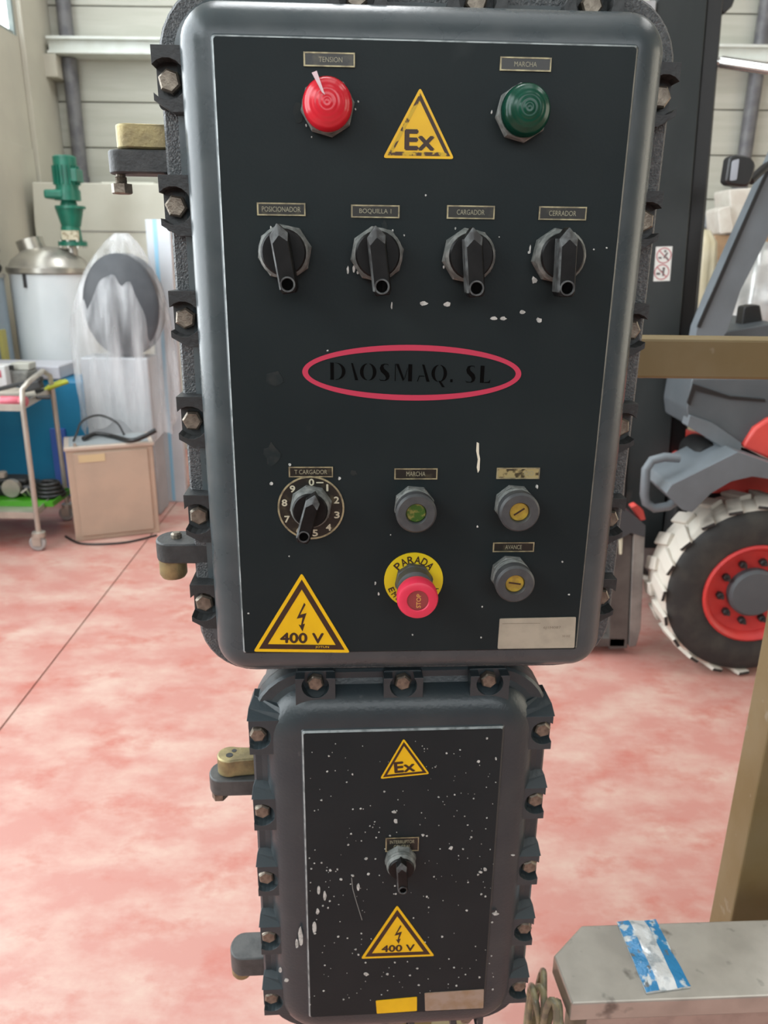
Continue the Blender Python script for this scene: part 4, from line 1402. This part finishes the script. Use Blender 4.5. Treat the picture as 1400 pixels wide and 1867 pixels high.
def package(label, pts, Y0, Y1, mt, nm='package'):
    P = [at_y(p[0], p[1], Y0) for p in pts]
    cx = sum(p.x for p in P) / len(P)
    zb_ = min(p.z for p in P)
    o = MB().prism(rpoly([(p.x - cx, p.z - zb_) for p in P], 0.02), -(Y1 - Y0) / 2, (Y1 - Y0) / 2).build(nm, mt, None, bevel=0.01, smooth=35, loc=(cx, (Y0 + Y1) / 2, zb_))
    return tag(o, label, 'package')


package('tilted white package with a fold on the carton stack', [(1309, 381), (1332, 374), (1340, 424), (1312, 428)], 5.72, 5.95, white_card)
package('upright white package with brown print beside the tilted one', [(1334, 424), (1329, 345), (1380, 342), (1384, 424)], 5.78, 6.05, white_card)
q = package('rust brown cloth bundle below the white packages', [(1316, 424), (1326, 410), (1342, 412), (1340, 446), (1330, 450)], 5.62, 5.71, rust, 'cloth_bundle')
q.location.z = zst + 0.001
q.location.y = 5.78
q.data.transform(Matrix.Scale(0.5, 4))
q.location = (q.location.x, 5.80, zst + 0.001)
for k in range(0):
    pass
a = at_y(1284, 399, 6.3)
b = at_y(1312, 398, 6.3)
rk = thing('rack_shelf', 'blue-grey rack beam against the back wall behind the forklift', 'rack', (a.x, 6.5, 0))
rkm = mat('rack_blue', (0.30, 0.34, 0.38), 0.5, 0, (0.24, 0.27, 0.30), 9)
z0, z1 = at_y(1290, 413, 6.3).z, at_y(1290, 391, 6.3).z
MB().box(-0.3, 1.6, -0.02, 0.2, z0, z1).build('shelf_beam', rkm, rk, bevel=0.004)
for xx in (-0.3, 1.55):
    MB().box(xx, xx + 0.06, 0.02, 0.2, 0, z0 - 0.001).build('upright', rkm, rk, bevel=0.003)
a, b = at_y(1338, 520, 4.9), at_y(1480, 520, 4.9)
wrapped_drum('wrapped_pallet_load', 'silver film-wrapped load seen through the forklift cab', 'wrapped load', (a.x + b.x) / 2, 5.05, (b.x - a.x) / 2 * 0.92, at_y(1390, 440, 4.9).z, silver_film, waves=7, amp=0.05, seed=9, top=0.5)

# ================================================================ LEFT BACKGROUND
# cream machine cabinet behind the tank
cream = mat('cream_cabinet', (0.62, 0.61, 0.52), 0.5, 0, (0.58, 0.57, 0.48), 4, 0.4, 0.6)
YCB = 6.0
pc = [at_y(a, b, YCB) for a, b in ((58, 332), (335, 337), (25, 405))]
zt = pc[0].z
xl = max(pc[2].x, XL + 0.07)
xr_ = at_y(420, 500, YCB).x
cm = thing('cream_cabinet', 'large cream machine cabinet with a sloped corner behind the mixing tank', 'cabinet', (xl, YCB, 0))
MB().prism([(0, 0.0), (xr_ - xl, 0.0), (xr_ - xl, zt), (pc[0].x - xl, zt), (0, pc[2].z)], 0.0, 0.6).build('body', cream, cm, bevel=0.008)
s0, s1 = at_y(140, 421, YCB), at_y(330, 424, YCB)
MB().box(s0.x - xl, s1.x - xl, -0.003, 0.0, s0.z - 0.006, s0.z + 0.004).build('panel_seam', mat('seam_grey', (0.28, 0.27, 0.24), 0.6), cm)
a = at_y(205, 325, YCB)
MB().box(a.x - 0.1 - xl, a.x + 0.28 - xl, 0.05, 0.25, zt, zt + 0.012).build('top_lip', mat('lip_white', (0.7, 0.7, 0.62), 0.5), cm)

# mixing tank with green agitator drive
YT = 5.25
white_tank = mat('white_tank', (0.80, 0.85, 0.87), 0.30, 0.0, (0.74, 0.80, 0.82), 3, 0.4, 0.6)
lid_steel = mat('tank_lid_steel', (0.50, 0.48, 0.42), 0.3, 0.7, (0.42, 0.40, 0.36), 8, 0.4, 0.6)
green = mat('drive_green', (0.010, 0.18, 0.115), 0.35, 0, (0.012, 0.14, 0.09), 12, 0.4, 0.6)
tcx = at_y(88, 560, YT).x
trad = abs(at_y(88, 560, YT).x - at_y(18, 560, YT).x)
ztop = at_y(88, 497, YT).z
tk = thing('mixing_tank', 'white round mixing tank with steel lid and green agitator motor', 'tank', (tcx, YT + 0.1, 0))
MB().lathe([(trad, 0.25), (trad, ztop)], (0, 0, 0), 'z', 40).build('vessel', white_tank, tk, smooth=40)
for k in range(3):
    a = 2 * PI * k / 3 + 0.4
    MB().tube([(trad * 0.8 * math.cos(a), trad * 0.8 * math.sin(a), 0.0), (trad * 0.8 * math.cos(a), trad * 0.8 * math.sin(a), 0.26)], 0.03, 10).build('leg', lid_steel, tk, smooth=40)
zl = at_y(88, 462, YT).z
ld = MB().lathe([(trad * 1.02, ztop - 0.01), (trad * 1.06, ztop), (trad * 1.06, ztop + 0.03), (trad * 0.98, ztop + 0.045), (trad * 0.9, ztop + 0.08), (trad * 0.6, zl + 0.02), (trad * 0.25, zl + 0.04), (0.001, zl + 0.045)], (0, 0, 0), 'z', 40).build('tank_lid', lid_steel, tk, smooth=40)
nz = at_y(60, 470, YT)
q = Matrix.Rotation(math.radians(-16), 3, 'Y')
b = Vector((nz.x - tcx, -0.02, nz.z - 0.05))
MB().tube([b, b + q @ Vector((0, 0, 0.17))], 0.085, 20).build('inlet_nozzle', lid_steel, ld, smooth=40)
lt = at_y(73, 518, YT - 0.3)
MB().box(-0.07, -0.055, -trad - 0.012, -trad + 0.03, ztop - 0.09, ztop - 0.005).build('lid_clamp', dark_metal, ld)
ag = MB()
ax = at_y(122, 450, YT).x - tcx
zz_ = lambda py: at_y(115, py, YT).z
sx = (at_y(145, 400, YT).x - at_y(80, 400, YT).x) / 65.0


def seg(pxc, hwpx, py0, py1, hw2=None, n=24, mt=green, nm='drive_segment', par=None):
    x = at_y(pxc, (py0 + py1) / 2, YT).x - tcx
    return MB().lathe([(hwpx * sx, zz_(py0)), ((hw2 or hwpx) * sx, zz_(py1))], (x, 0, 0), 'z', n).build(nm, mt, par or tk, smooth=40)


seg(121, 10, 470, 448, mt=lid_steel, nm='shaft')
fl_ = seg(122, 26, 448, 440, nm='agitator_flange')
for k in range(8):
    a_ = 2 * PI * k / 8
    MB().lathe([(0.012, zz_(452)), (0.012, zz_(437))], (at_y(122, 445, YT).x - tcx + 22 * sx * math.cos(a_), 22 * sx * math.sin(a_), 0), 'z', 6).build('flange_bolt', lid_steel, fl_)
lan = seg(119, 19, 440, 412, 17, nm='lantern')
MB().box(at_y(110, 430, YT).x - tcx, at_y(140, 430, YT).x - tcx, -20 * sx - 0.01, -16 * sx, zz_(437), zz_(420)).build('rating_plate', mat('rating_plate', (0.55, 0.50, 0.36), 0.4, 0.2, (0.30, 0.24, 0.15), 40, 0.5, 0.6), lan)
seg(117, 17, 412, 378, 25, nm='drive_cone')
seg(117, 27, 379, 374, nm='cone_flange')
seg(114, 16, 374, 364, 13, nm='gear_neck')
gb = seg(112, 23, 364, 344, 23, nm='gearbox')
MB().box(at_y(77, 355, YT).x - tcx, at_y(112, 355, YT).x - tcx, -0.09, 0.09, zz_(362), zz_(345)).build('gearbox_arm', green, gb, bevel=0.015)
seg(111, 20, 344, 335, 20, nm='gear_collar')
mo = seg(109, 20, 335, 298, 20, nm='motor')
fin = MB()
mx = at_y(109, 316, YT).x - tcx
for k in range(20):
    a_ = 2 * PI * k / 20
    fin.obox((mx + 20.5 * sx * math.cos(a_), 20.5 * sx * math.sin(a_), (zz_(335) + zz_(300)) / 2), 0.022, 0.008, zz_(300) - zz_(335), Matrix.Rotation(a_, 3, 'Z'))
fin.build('cooling_fins', green, mo)
MB().box(mx + 10 * sx, mx + 25 * sx, -0.06, 0.06, zz_(330), zz_(305)).build('terminal_box', green, mo, bevel=0.006)
MB().lathe([(20.5 * sx, zz_(299)), (20.5 * sx, zz_(283)), (17 * sx, zz_(280.5)), (0.001, zz_(280.5))], (mx, 0, 0), 'z', 28).build('fan_cover', green, mo, smooth=40)

# grey-blue drum at the far left with a brown bundle on it
YD = 5.13
dm = mat('drum_bluegrey', (0.26, 0.32, 0.36), 0.4, 0.1, (0.22, 0.27, 0.31), 5)
a = at_y(18, 560, YD)
rd_ = 0.095
dz = at_y(10, 500, YD).z
dr_ = thing('grey_drum', 'grey-blue drum with a steel rim beside the white mixing tank', 'drum', (a.x - rd_, YD - 0.05, 0))
MB().lathe([(rd_, 0.0), (rd_, dz)], (0, 0, 0), 'z', 32).build('drum_shell', dm, dr_, smooth=40)
MB().lathe([(rd_ + 0.008, dz - 0.02), (rd_ + 0.012, dz - 0.008), (rd_ + 0.008, dz + 0.004), (rd_ * 0.9, dz + 0.004)], (0, 0, 0), 'z', 32).build('drum_rim', lid_steel, dr_, smooth=40)
a = at_y(24, 630, YD)
MB().box(a.x - (dr_.location.x) - 0.012, a.x - dr_.location.x + 0.012, -rd_ - 0.01, -rd_ + 0.05, 0.4, at_y(24, 598, YD).z).build('yellow_strip', mat('strip_yellow', (0.40, 0.36, 0.10), 0.5), dr_)
bn = thing('cable_bundle', 'brown and black cable bundle heaped on the grey-blue drum', 'cable', (dr_.location.x, YD - 0.05, dz + 0.004))
brown = mat('cable_brown', (0.22, 0.17, 0.10), 0.6, 0, (0.12, 0.10, 0.07), 20)
for k in range(7):
    rr = 0.072 - 0.008 * (k % 3)
    path = [(rr * math.cos(2 * PI * i / 24), rr * math.sin(2 * PI * i / 24), 0.025 + 0.042 * k + 0.012 * math.sin(3 * 2 * PI * i / 24 + k)) for i in range(25)]
    MB().tube(path, 0.024, 8).build('cable_loop', brown if k % 3 else black_satin, bn, smooth=50)

# blue bin
YBL = 4.66
blue = mat('bin_blue', (0.008, 0.20, 0.37), 0.4, 0, (0.006, 0.17, 0.33), 3, 0.4, 0.6)
blue2 = mat('bin_blue_side', (0.05, 0.12, 0.42), 0.4)
a, b = at_y(-60, 800, YBL), at_y(160, 700, YBL)
zt = at_y(90, 692, YBL).z
bb = thing('blue_bin', 'bright blue plastic bin with a pale rim behind the trolley', 'bin', (a.x, YBL, 0))
wd = b.x - a.x
MB().loft([[(0.03, 0.03, 0.0), (wd - 0.05, 0.03, 0.0), (wd - 0.05, 0.22, 0.0), (0.03, 0.22, 0.0)], [(0, 0, zt), (wd, 0, zt), (wd, 0.25, zt), (0, 0.25, zt)]]).build('bin_body', blue, bb, bevel=0.02)
MB().box(0.0, at_y(110, 680, YBL).x - a.x, -0.012, 0.26, zt + 0.0005, at_y(90, 667, YBL).z).build('bin_lid', mat('bin_lid_pale', (0.52, 0.53, 0.58), 0.5), bb, bevel=0.01)
MB().box(wd * 0.66, wd * 0.78, -0.006, 0.04, 0.02, zt * 0.6).build('corner_rib', blue2, bb, bevel=0.004)

# plastic-covered machine
film = plastic_film('clear_film', (0.78, 0.80, 0.82), 0.08, 0.52, 8)
YP = 4.31
a, b = at_y(108, 560, YP), at_y(290, 560, YP)
pcx, prx = (a.x + b.x) / 2, (b.x - a.x) / 2
ztp = at_y(215, 424, YP).z
pm = thing('covered_roll', 'dark grey roll on a pale plinth under a clear plastic cover', 'machine', (pcx, YP + 0.15, 0))
dkroll = mat('dark_roll', (0.040, 0.045, 0.052), 0.5, 0, (0.06, 0.065, 0.072), 6)
c0 = at_y(212, 560, YP)
rz = (at_y(212, 462, YP).z - at_y(212, 655, YP).z) / 2
rx_ = (at_y(280, 560, YP).x - at_y(140, 560, YP).x) / 2
loops = []
for (k, y) in ((0.88, -0.09), (1.0, -0.075), (1.0, 0.075), (0.88, 0.09)):
    loops.append([(c0.x - pcx + rx_ * k * math.cos(t), y, c0.z + rz * k * math.sin(t)) for t in [2 * PI * i / 40 for i in range(40)]])
MB().loft(loops).build('roll', dkroll, pm, smooth=40)
pzt = c0.z - rz
MB().box(-prx * 0.78, prx * 0.62, -0.10, 0.10, 0.0, pzt).build('plinth', mat('plinth_pale', (0.42, 0.44, 0.46), 0.5, 0, (0.36, 0.38, 0.40), 5), pm, bevel=0.01)
rd = random.Random(11)
loops = []
K = 26
z_bot = at_y(200, 790, YP).z
for j in range(K + 1):
    t = j / K
    z = z_bot + (ztp - z_bot) * t
    prf = 1.0 if t < 0.5 else max(0.0, 1 - ((t - 0.5) / 0.52) ** 1.9) ** 0.75
    l = []
    for i in range(64):
        a_ = 2 * PI * i / 64
        fold = 1 + 0.035 * math.sin(11 * a_ + 2.2 * t) + 0.03 * math.sin(17 * a_ - 5 * t + 1) + 0.03 * math.sin(5 * a_ + 6 * t)
        fold += 0.05 * max(0, 0.3 - t) * math.sin(23 * a_)
        zz2 = z + (0.06 * math.sin(3 * a_ + 1) + 0.04 * math.sin(7 * a_)) * (1 - t) ** 3
        l.append((prx * 1.02 * prf * fold * math.cos(a_) + 0.05 * (t ** 3), 0.135 * prf * fold * math.sin(a_) + 0.01, zz2))
    loops.append(l)
MB().loft(loops, False, True).build('plastic_cover', film, pm, smooth=80)

# board wrapped in white film with a blue stripe, copper sheet beside it
white_film = mat('white_film', (0.62, 0.66, 0.70), 0.4, 0, (0.56, 0.60, 0.64), 4)
stripe = mat('stripe_blue', (0.32, 0.60, 0.80), 0.4)
copper = mat('copper_sheet', (0.48, 0.27, 0.18), 0.4, 0.35, (0.40, 0.24, 0.17), 3, 0.4, 0.6)
bt = [on_floor(304, 915), on_floor(341, 914)]
Y0 = bt[0].y
top_l, top_r = at_y(264, 400, Y0 + 0.06), at_y(309, 400, Y0 + 0.06)
wdt = 0.19
wbd = thing('wrapped_board', 'tall white film-wrapped board with a pale blue stripe standing upright', 'board', (bt[0].x, Y0, 0))
x0a, x1a = 0.0, bt[1].x - bt[0].x
x0b, x1b = top_l.x - bt[0].x, top_r.x - bt[0].x
zt = top_l.z
th = 0.05
MB().loft([[(x0a, 0, 0), (x1a, 0, 0), (x1a, th, 0), (x0a, th, 0)], [(x0b, 0.06, zt), (x1b, 0.06, zt), (x1b, 0.06 + th, zt), (x0b, 0.06 + th, zt)]]).build('board', white_film, wbd, bevel=0.004)
u0, u1 = 0.30, 0.46
lp = lambda a, b, t: a + (b - a) * t
MB().loft([[(lp(x0a, x1a, u0), -0.0015, 0.01), (lp(x0a, x1a, u1), -0.0015, 0.01), (lp(x0a, x1a, u1), 0.004, 0.01), (lp(x0a, x1a, u0), 0.004, 0.01)],
           [(lp(x0b, x1b, u0), 0.0585, zt), (lp(x0b, x1b, u1), 0.0585, zt), (lp(x0b, x1b, u1), 0.064, zt), (lp(x0b, x1b, u0), 0.064, zt)]]).build('blue_stripe', stripe, wbd)
cs = thing('copper_sheet', 'copper-coloured sheet panel standing beside the white wrapped board', 'sheet', (bt[1].x + 0.012, Y0 + 0.09, 0))
xt = at_y(309, 412, Y0 + 0.15).x - cs.location.x
MB().loft([[(0, 0, 0.0), (0.42, 0, 0.0), (0.42, 0.03, 0.0), (0, 0.03, 0.0)], [(xt + 0.012, 0.06, zt - 0.03), (xt + 0.45, 0.06, zt - 0.03), (xt + 0.45, 0.09, zt - 0.03), (xt + 0.012, 0.09, zt - 0.03)]]).build('sheet', copper, cs, bevel=0.003)

# beige metal box with cables
f0, f1 = on_floor(139, 988), on_floor(292, 971)
YX = f0.y
hgt_ = at_y(120, 816, YX).z
ang = math.atan2(f1.y - f0.y, f1.x - f0.x)
wl = (f1 - f0).length
beige = mat('beige_box', (0.50, 0.38, 0.29), 0.42, 0.25, (0.45, 0.35, 0.27), 5, 0.4, 0.6)
bx_ = thing('metal_box', 'low beige metal box with a hinged front panel and grey top', 'box', (f0.x, f0.y, 0), ang)
lean = at_y(118, 816, YX).x - f0.x
dpx = 0.25
MB().box(0, wl, 0.0, dpx, 0.0, hgt_ - 0.02).build('box_body', beige, bx_, bevel=0.006)
MB().box(-0.006, wl + 0.006, -0.012, dpx + 0.006, hgt_ - 0.02, hgt_).build('top_rim', mat('box_rim', (0.55, 0.46, 0.38), 0.4, 0.3), bx_, bevel=0.004)
MB().box(0.02, wl - 0.02, 0.01, dpx - 0.02, hgt_ + 0.0002, hgt_ + 0.004).build('top_sheet', mat('box_top_grey', (0.30, 0.33, 0.34), 0.4, 0.2), bx_)
dpn = MB().box(0.035, wl - 0.03, -0.010, -0.0005, 0.03, hgt_ - 0.035).build('front_panel', beige, bx_, bevel=0.003)
MB().box(0.06, 0.06 + wl * 0.30, -0.0125, -0.0102, hgt_ - 0.085, hgt_ - 0.045).build('paper_label', mat('label_tan', (0.56, 0.42, 0.24), 0.6), dpn)
MB().lathe([(0.008, 0), (0.008, 0.02)], (0.05, 0.0, hgt_), 'z', 10).build('knob', lid_steel, bx_)


def cable(name, label, pts, r, mt=black_satin):
    P = [Vector(p) for p in pts]
    # catmull-rom
    out = []
    for i in range(len(P) - 1):
        p0, p1, p2, p3 = P[max(i - 1, 0)], P[i], P[i + 1], P[min(i + 2, len(P) - 1)]
        for k in range(6):
            t = k / 6
            out.append(0.5 * ((2 * p1) + (p2 - p0) * t + (2 * p0 - 5 * p1 + 4 * p2 - p3) * t * t + (3 * p1 - p0 - 3 * p2 + p3) * t ** 3))
    out.append(P[-1])
    b = out[0].copy()
    o = MB().tube([p - b for p in out], r, 8).build(name, mt, None, smooth=50, loc=b)
    return tag(o, label, 'cable')


ht = hgt_ + 0.004
tp = lambda px, py, dz=0.0: on_floor(px, py, ht + dz)
cable('power_cable', 'thick black cable lying across the top of the beige metal box', [tp(152, 800, .014), tp(175, 791, .02), tp(205, 795, .014), tp(238, 803, .014), tp(262, 796, .03), tp(284, 784, .06)], 0.013)
cable('thin_cable', 'thin black cable arching over the top of the beige metal box', [tp(226, 792, .007), tp(212, 770, .06), tp(180, 757, .10), tp(150, 768, .08), tp(140, 790, .04), tp(134, 804, .007)], 0.006)
fo = Vector((0, -0.05, 0))
cable('floor_cable', 'thin black cable lying on the floor along the front of the beige metal box', [on_floor(126, 972, 0.0065) + fo, on_floor(150, 984, 0.0065) + fo, on_floor(190, 986, 0.0065) + fo, on_floor(240, 982, 0.0065) + fo, on_floor(290, 970, 0.0065) + fo], 0.006)

# ---------------------------------------------------------------- trolley
st_pale = mat('trolley_steel', (0.52, 0.48, 0.42), 0.35, 0.6, (0.45, 0.42, 0.37), 12)
w0 = on_floor(66, 1003)
YTR = w0.y
tr = thing('trolley', 'stainless two-shelf trolley with tubular handle and castor wheels', 'trolley', (w0.x, YTR, 0))
tp_ = lambda px, py, Y: (at_y(px, py, Y).x - w0.x, Y - YTR, at_y(px, py, Y).z)
rb = on_floor(124, 948)
YR = rb.y
DY = YR - YTR
dxr = rb.x - w0.x
x_l = -0.75
zt1 = at_y(44, 738, YTR).z
zt2 = at_y(44, 700, YTR).z
zs2 = at_y(60, 935, YTR).z
# front upright rises and bends back to the rear upright
xf = tp_(44, 760, YTR)[0]
xb_ = tp_(68, 955, YTR)[0]
xr2 = tp_(100, 745, YR)[0]
xrb = tp_(118, 880, YR)[0]
for off in (0.0, x_l):
    pth = [(xb_ + off, 0.0, 0.105), (lp(xb_, xf, .5) + off, 0, zt1 * 0.5 + 0.05), (xf + off, 0.0, zt1), (xf + off + 0.004, 0.01, zt2 - 0.03), (xf + off + 0.02, 0.05, zt2), (xr2 + off - 0.02, DY - 0.05, zt2), (xr2 + off, DY - 0.01, zt2 - 0.03), (xr2 + off, DY, zt1 - 0.02), (xrb + off, DY, 0.105)]
    MB().tube(pth, 0.0135, 10).build('upright_tube', st_pale, tr, smooth=50)
for (zz3, nm) in ((zt1, 'top_tray'), (zs2, 'lower_tray')):
    k = (zz3 - 0.1) / (zt1 - 0.1)
    xa_, xc_ = lp(xb_, xf, k), lp(xrb, xr2, k)
    q = 0.014
    P = [(xa_ - q, 0.0), (xc_ - q, DY), (xc_ + x_l + q, DY), (xa_ + x_l + q, 0.0)]
    t_ = MB().prism(P, zz3 - 0.028, zz3 - 0.020, axis='z').build(nm, st_pale, tr)
    for i in range(4):
        a_, b_ = Vector((*P[i], 0)), Vector((*P[(i + 1) % 4], 0))
        dv = (b_ - a_).normalized()
        MB().obox(((a_ + b_) / 2 + Vector((0, 0, zz3 - 0.015))), (b_ - a_).length, 0.004, 0.034, Matrix.Rotation(math.atan2(dv.y, dv.x), 3, 'Z')).build('tray_rim', st_pale, t_)
wheel_grey = mat('castor_grey', (0.36, 0.35, 0.34), 0.5)
for (cx_, cy_) in ((xb_, 0.0), (xrb, DY), (xb_ + x_l, 0.0), (xrb + x_l, DY)):
    cst = MB().lathe([(0.018, 0.075), (0.034, 0.078), (0.034, 0.102), (0.018, 0.106)], (cx_, cy_, 0), 'z', 20).build('castor', st_pale, tr, smooth=40)
    MB().box(cx_ - 0.032, cx_ + 0.012, cy_ - 0.020, cy_ - 0.016, 0.03, 0.080).box(cx_ - 0.032, cx_ + 0.012, cy_ + 0.016, cy_ + 0.020, 0.03, 0.080).build('castor_fork', st_pale, cst)
    MB().lathe([(0.02, -0.013), (0.036, -0.014), (0.0425, -0.009), (0.0425, 0.009), (0.036, 0.014), (0.02, 0.013)], (cx_ - 0.010, cy_, 0.0427), n=28).build('castor_wheel', wheel_grey, cst, smooth=40)

# things on the top tray
ZTT = zt1 - 0.0195


def obj_at(name, label, cat, px, py, mk, rz=0.0, z=None):
    p = on_floor(px, py, ZTT if z is None else z)
    o = thing(name, label, cat, p, rz)
    mk(o)
    return o


wht = mat('white_plastic', (0.72, 0.72, 0.72), 0.45)
grey_dev = mat('grey_device', (0.20, 0.20, 0.18), 0.5, 0, (0.14, 0.14, 0.13), 15)
pink_plug = mat('plug_pinkred', (0.58, 0.13, 0.17), 0.4, 0, (0.48, 0.09, 0.12), 15)
yel_grn = mat('yellow_green', (0.35, 0.38, 0.02), 0.45)


def mk_white(o):
    MB().box(-0.16, 0.0, 0, 0.12, 0.0, 0.12).build('case', wht, o, bevel=0.006)
    MB().box(-0.085, -0.022, -0.0015, 0.0, 0.055, 0.095).build('red_mark', pink_plug, o)


def mk_dev(o):
    MB().box(0, 0.105, 0, 0.14, 0.0, 0.085).build('housing', grey_dev, o, bevel=0.012)
    MB().box(-0.004, 0.105, 0.03, 0.13, 0.0855, 0.125).build('cover', mat('dev_cover', (0.50, 0.50, 0.44), 0.5), o, bevel=0.006)
    MB().box(0.004, 0.03, -0.002, 0.004, 0.088, 0.118).build('switch', black_satin, o)
    MB().lathe([(0.026, -0.01), (0.03, 0.0), (0.03, 0.05)], (0.075, 0, 0.05), n=20).build('knob', grey_dev, o)


def mk_bar(o):
    q = Matrix.Rotation(math.radians(-14), 3, 'Y')
    MB().obox((0.0, 0.0, 0.055), 0.34, 0.04, 0.022, q).build('blade', black_satin, o, bevel=0.005)
    MB().obox((0.10, 0.0, 0.055), 0.12, 0.05, 0.05, q).build('grip', dark_metal, o, bevel=0.01)


def mk_plug(o):
    MB().lathe([(0.020, -0.10), (0.022, -0.095), (0.022, -0.05)], (0, 0, 0.0265), 'x', 20).build('cable_gland', wht, o, smooth=40)
    MB().lathe([(0.024, -0.05), (0.026, -0.045), (0.026, 0.035), (0.022, 0.04)], (0, 0, 0.0265), 'x', 20).build('plug_body', pink_plug, o, smooth=40)
    MB().lathe([(0.022, 0.04), (0.0262, 0.042), (0.0262, 0.075), (0.02, 0.08)], (0, 0, 0.0265), 'x', 8).build('plug_collar', pink_plug, o)


def mk_pliers(o):
    for s in (-1, 1):
        MB().tube([(0, 0, 0.012), (0.03, 0.03 * s, 0.03), (0.09, 0.035 * s, 0.05), (0.12, 0.02 * s, 0.055)], 0.011, 8).build('handle', yel_grn, o, smooth=50)
    MB().box(-0.05, 0.01, -0.012, 0.012, 0.002, 0.022).build('jaw', dark_metal, o, bevel=0.003)


def mk_file(o):
    MB().tube([(-0.08, 0, 0.010), (0.09, 0.01, 0.010)], [0.006, 0.011], 8).build('rod', dark_metal, o, smooth=40)


obj_at('white_case', 'small white case with a red mark on the trolley top tray', 'case', 13, 706, mk_white)
obj_at('grey_device', 'grey device with pale cover next to the white case on the trolley', 'device', 20, 703, mk_dev)
o = obj_at('black_tool', 'long black tool propped across the trolley top tray', 'tool', 26, 722, mk_bar)
obj_at('industrial_plug', 'pinkish red industrial plug lying on the trolley top tray', 'plug', 22, 741, mk_plug)
obj_at('pliers', 'pliers with yellow-green handles at the far end of the trolley tray', 'pliers', 82, 716, mk_pliers, 0.5)
obj_at('steel_rod', 'short dark steel rod lying beside the trolley handle', 'rod', 58, 729, mk_file, 0.15)

# things on the lower tray
ZLT = zs2 - 0.0195
grn = mat('tray_green', (0.06, 0.30, 0.015), 0.4)


def mk_tray(o):
    MB().box(-0.42, 0.13, 0.0, 0.24, 0.0, 0.012).build('tray_base', grn, o, bevel=0.004)
    MB().box(-0.42, 0.13, -0.006, 0.0, 0.0, 0.03).box(-0.42, 0.13, 0.24, 0.246, 0.0, 0.03).box(0.13, 0.136, -0.006, 0.246, 0.0, 0.03).build('tray_wall', grn, o)


gt = obj_at('green_tray', 'bright green plastic tray on the trolley lower shelf', 'tray', 52, 923, mk_tray, 0.0, ZLT)
ZG = ZLT + 0.0125


def mk_pump(o):
    MB().box(-0.30, 0.09, 0.06, 0.20, 0.0, 0.07).build('casing', black_satin, o, bevel=0.02)
    MB().lathe([(0.05, -0.01), (0.05, 0.02), (0.038, 0.022), (0.036, 0.0)], (-0.02, 0.04, 0.056), n=28).build('port_ring', st_pale, o, smooth=40)
    MB().lathe([(0.036, 0.012), (0.0001, 0.012)], (-0.02, 0.04, 0.056), n=28).build('port_face', grey_dev, o, smooth=40)
    MB().box(-0.20, 0.05, 0.07, 0.18, 0.071, 0.10).build('bracket', dark_metal, o, bevel=0.01)
    MB().lathe([(0.022, 0.0), (0.026, 0.004), (0.026, 0.03), (0.018, 0.036)], (-0.09, 0.10, 0.1005), 'z', 16).build('fitting', st_pale, o, smooth=40)
    MB().tube([(0.05, 0.05, 0.012), (0.055, 0.0, 0.045), (0.07, 0.02, 0.06), (0.075, 0.05, 0.012)], 0.007, 8).build('clip', st_pale, o, smooth=40)


obj_at('pump_unit', 'black pump unit with a round steel port in the green tray', 'pump', 24, 912, mk_pump, 0.0, ZG)


def mk_hose(o):
    for k in range(4):
        rr = 0.075 - 0.008 * k
        MB().tube([(rr * math.cos(2 * PI * i / 24), rr * 0.8 * math.sin(2 * PI * i / 24), 0.014 + 0.021 * k) for i in range(25)], 0.013, 8).build('hose_loop', black_satin, o, smooth=50)


obj_at('black_hose', 'coiled black hose at the right end of the green tray', 'hose', 92, 905, mk_hose, 0.0, ZG)
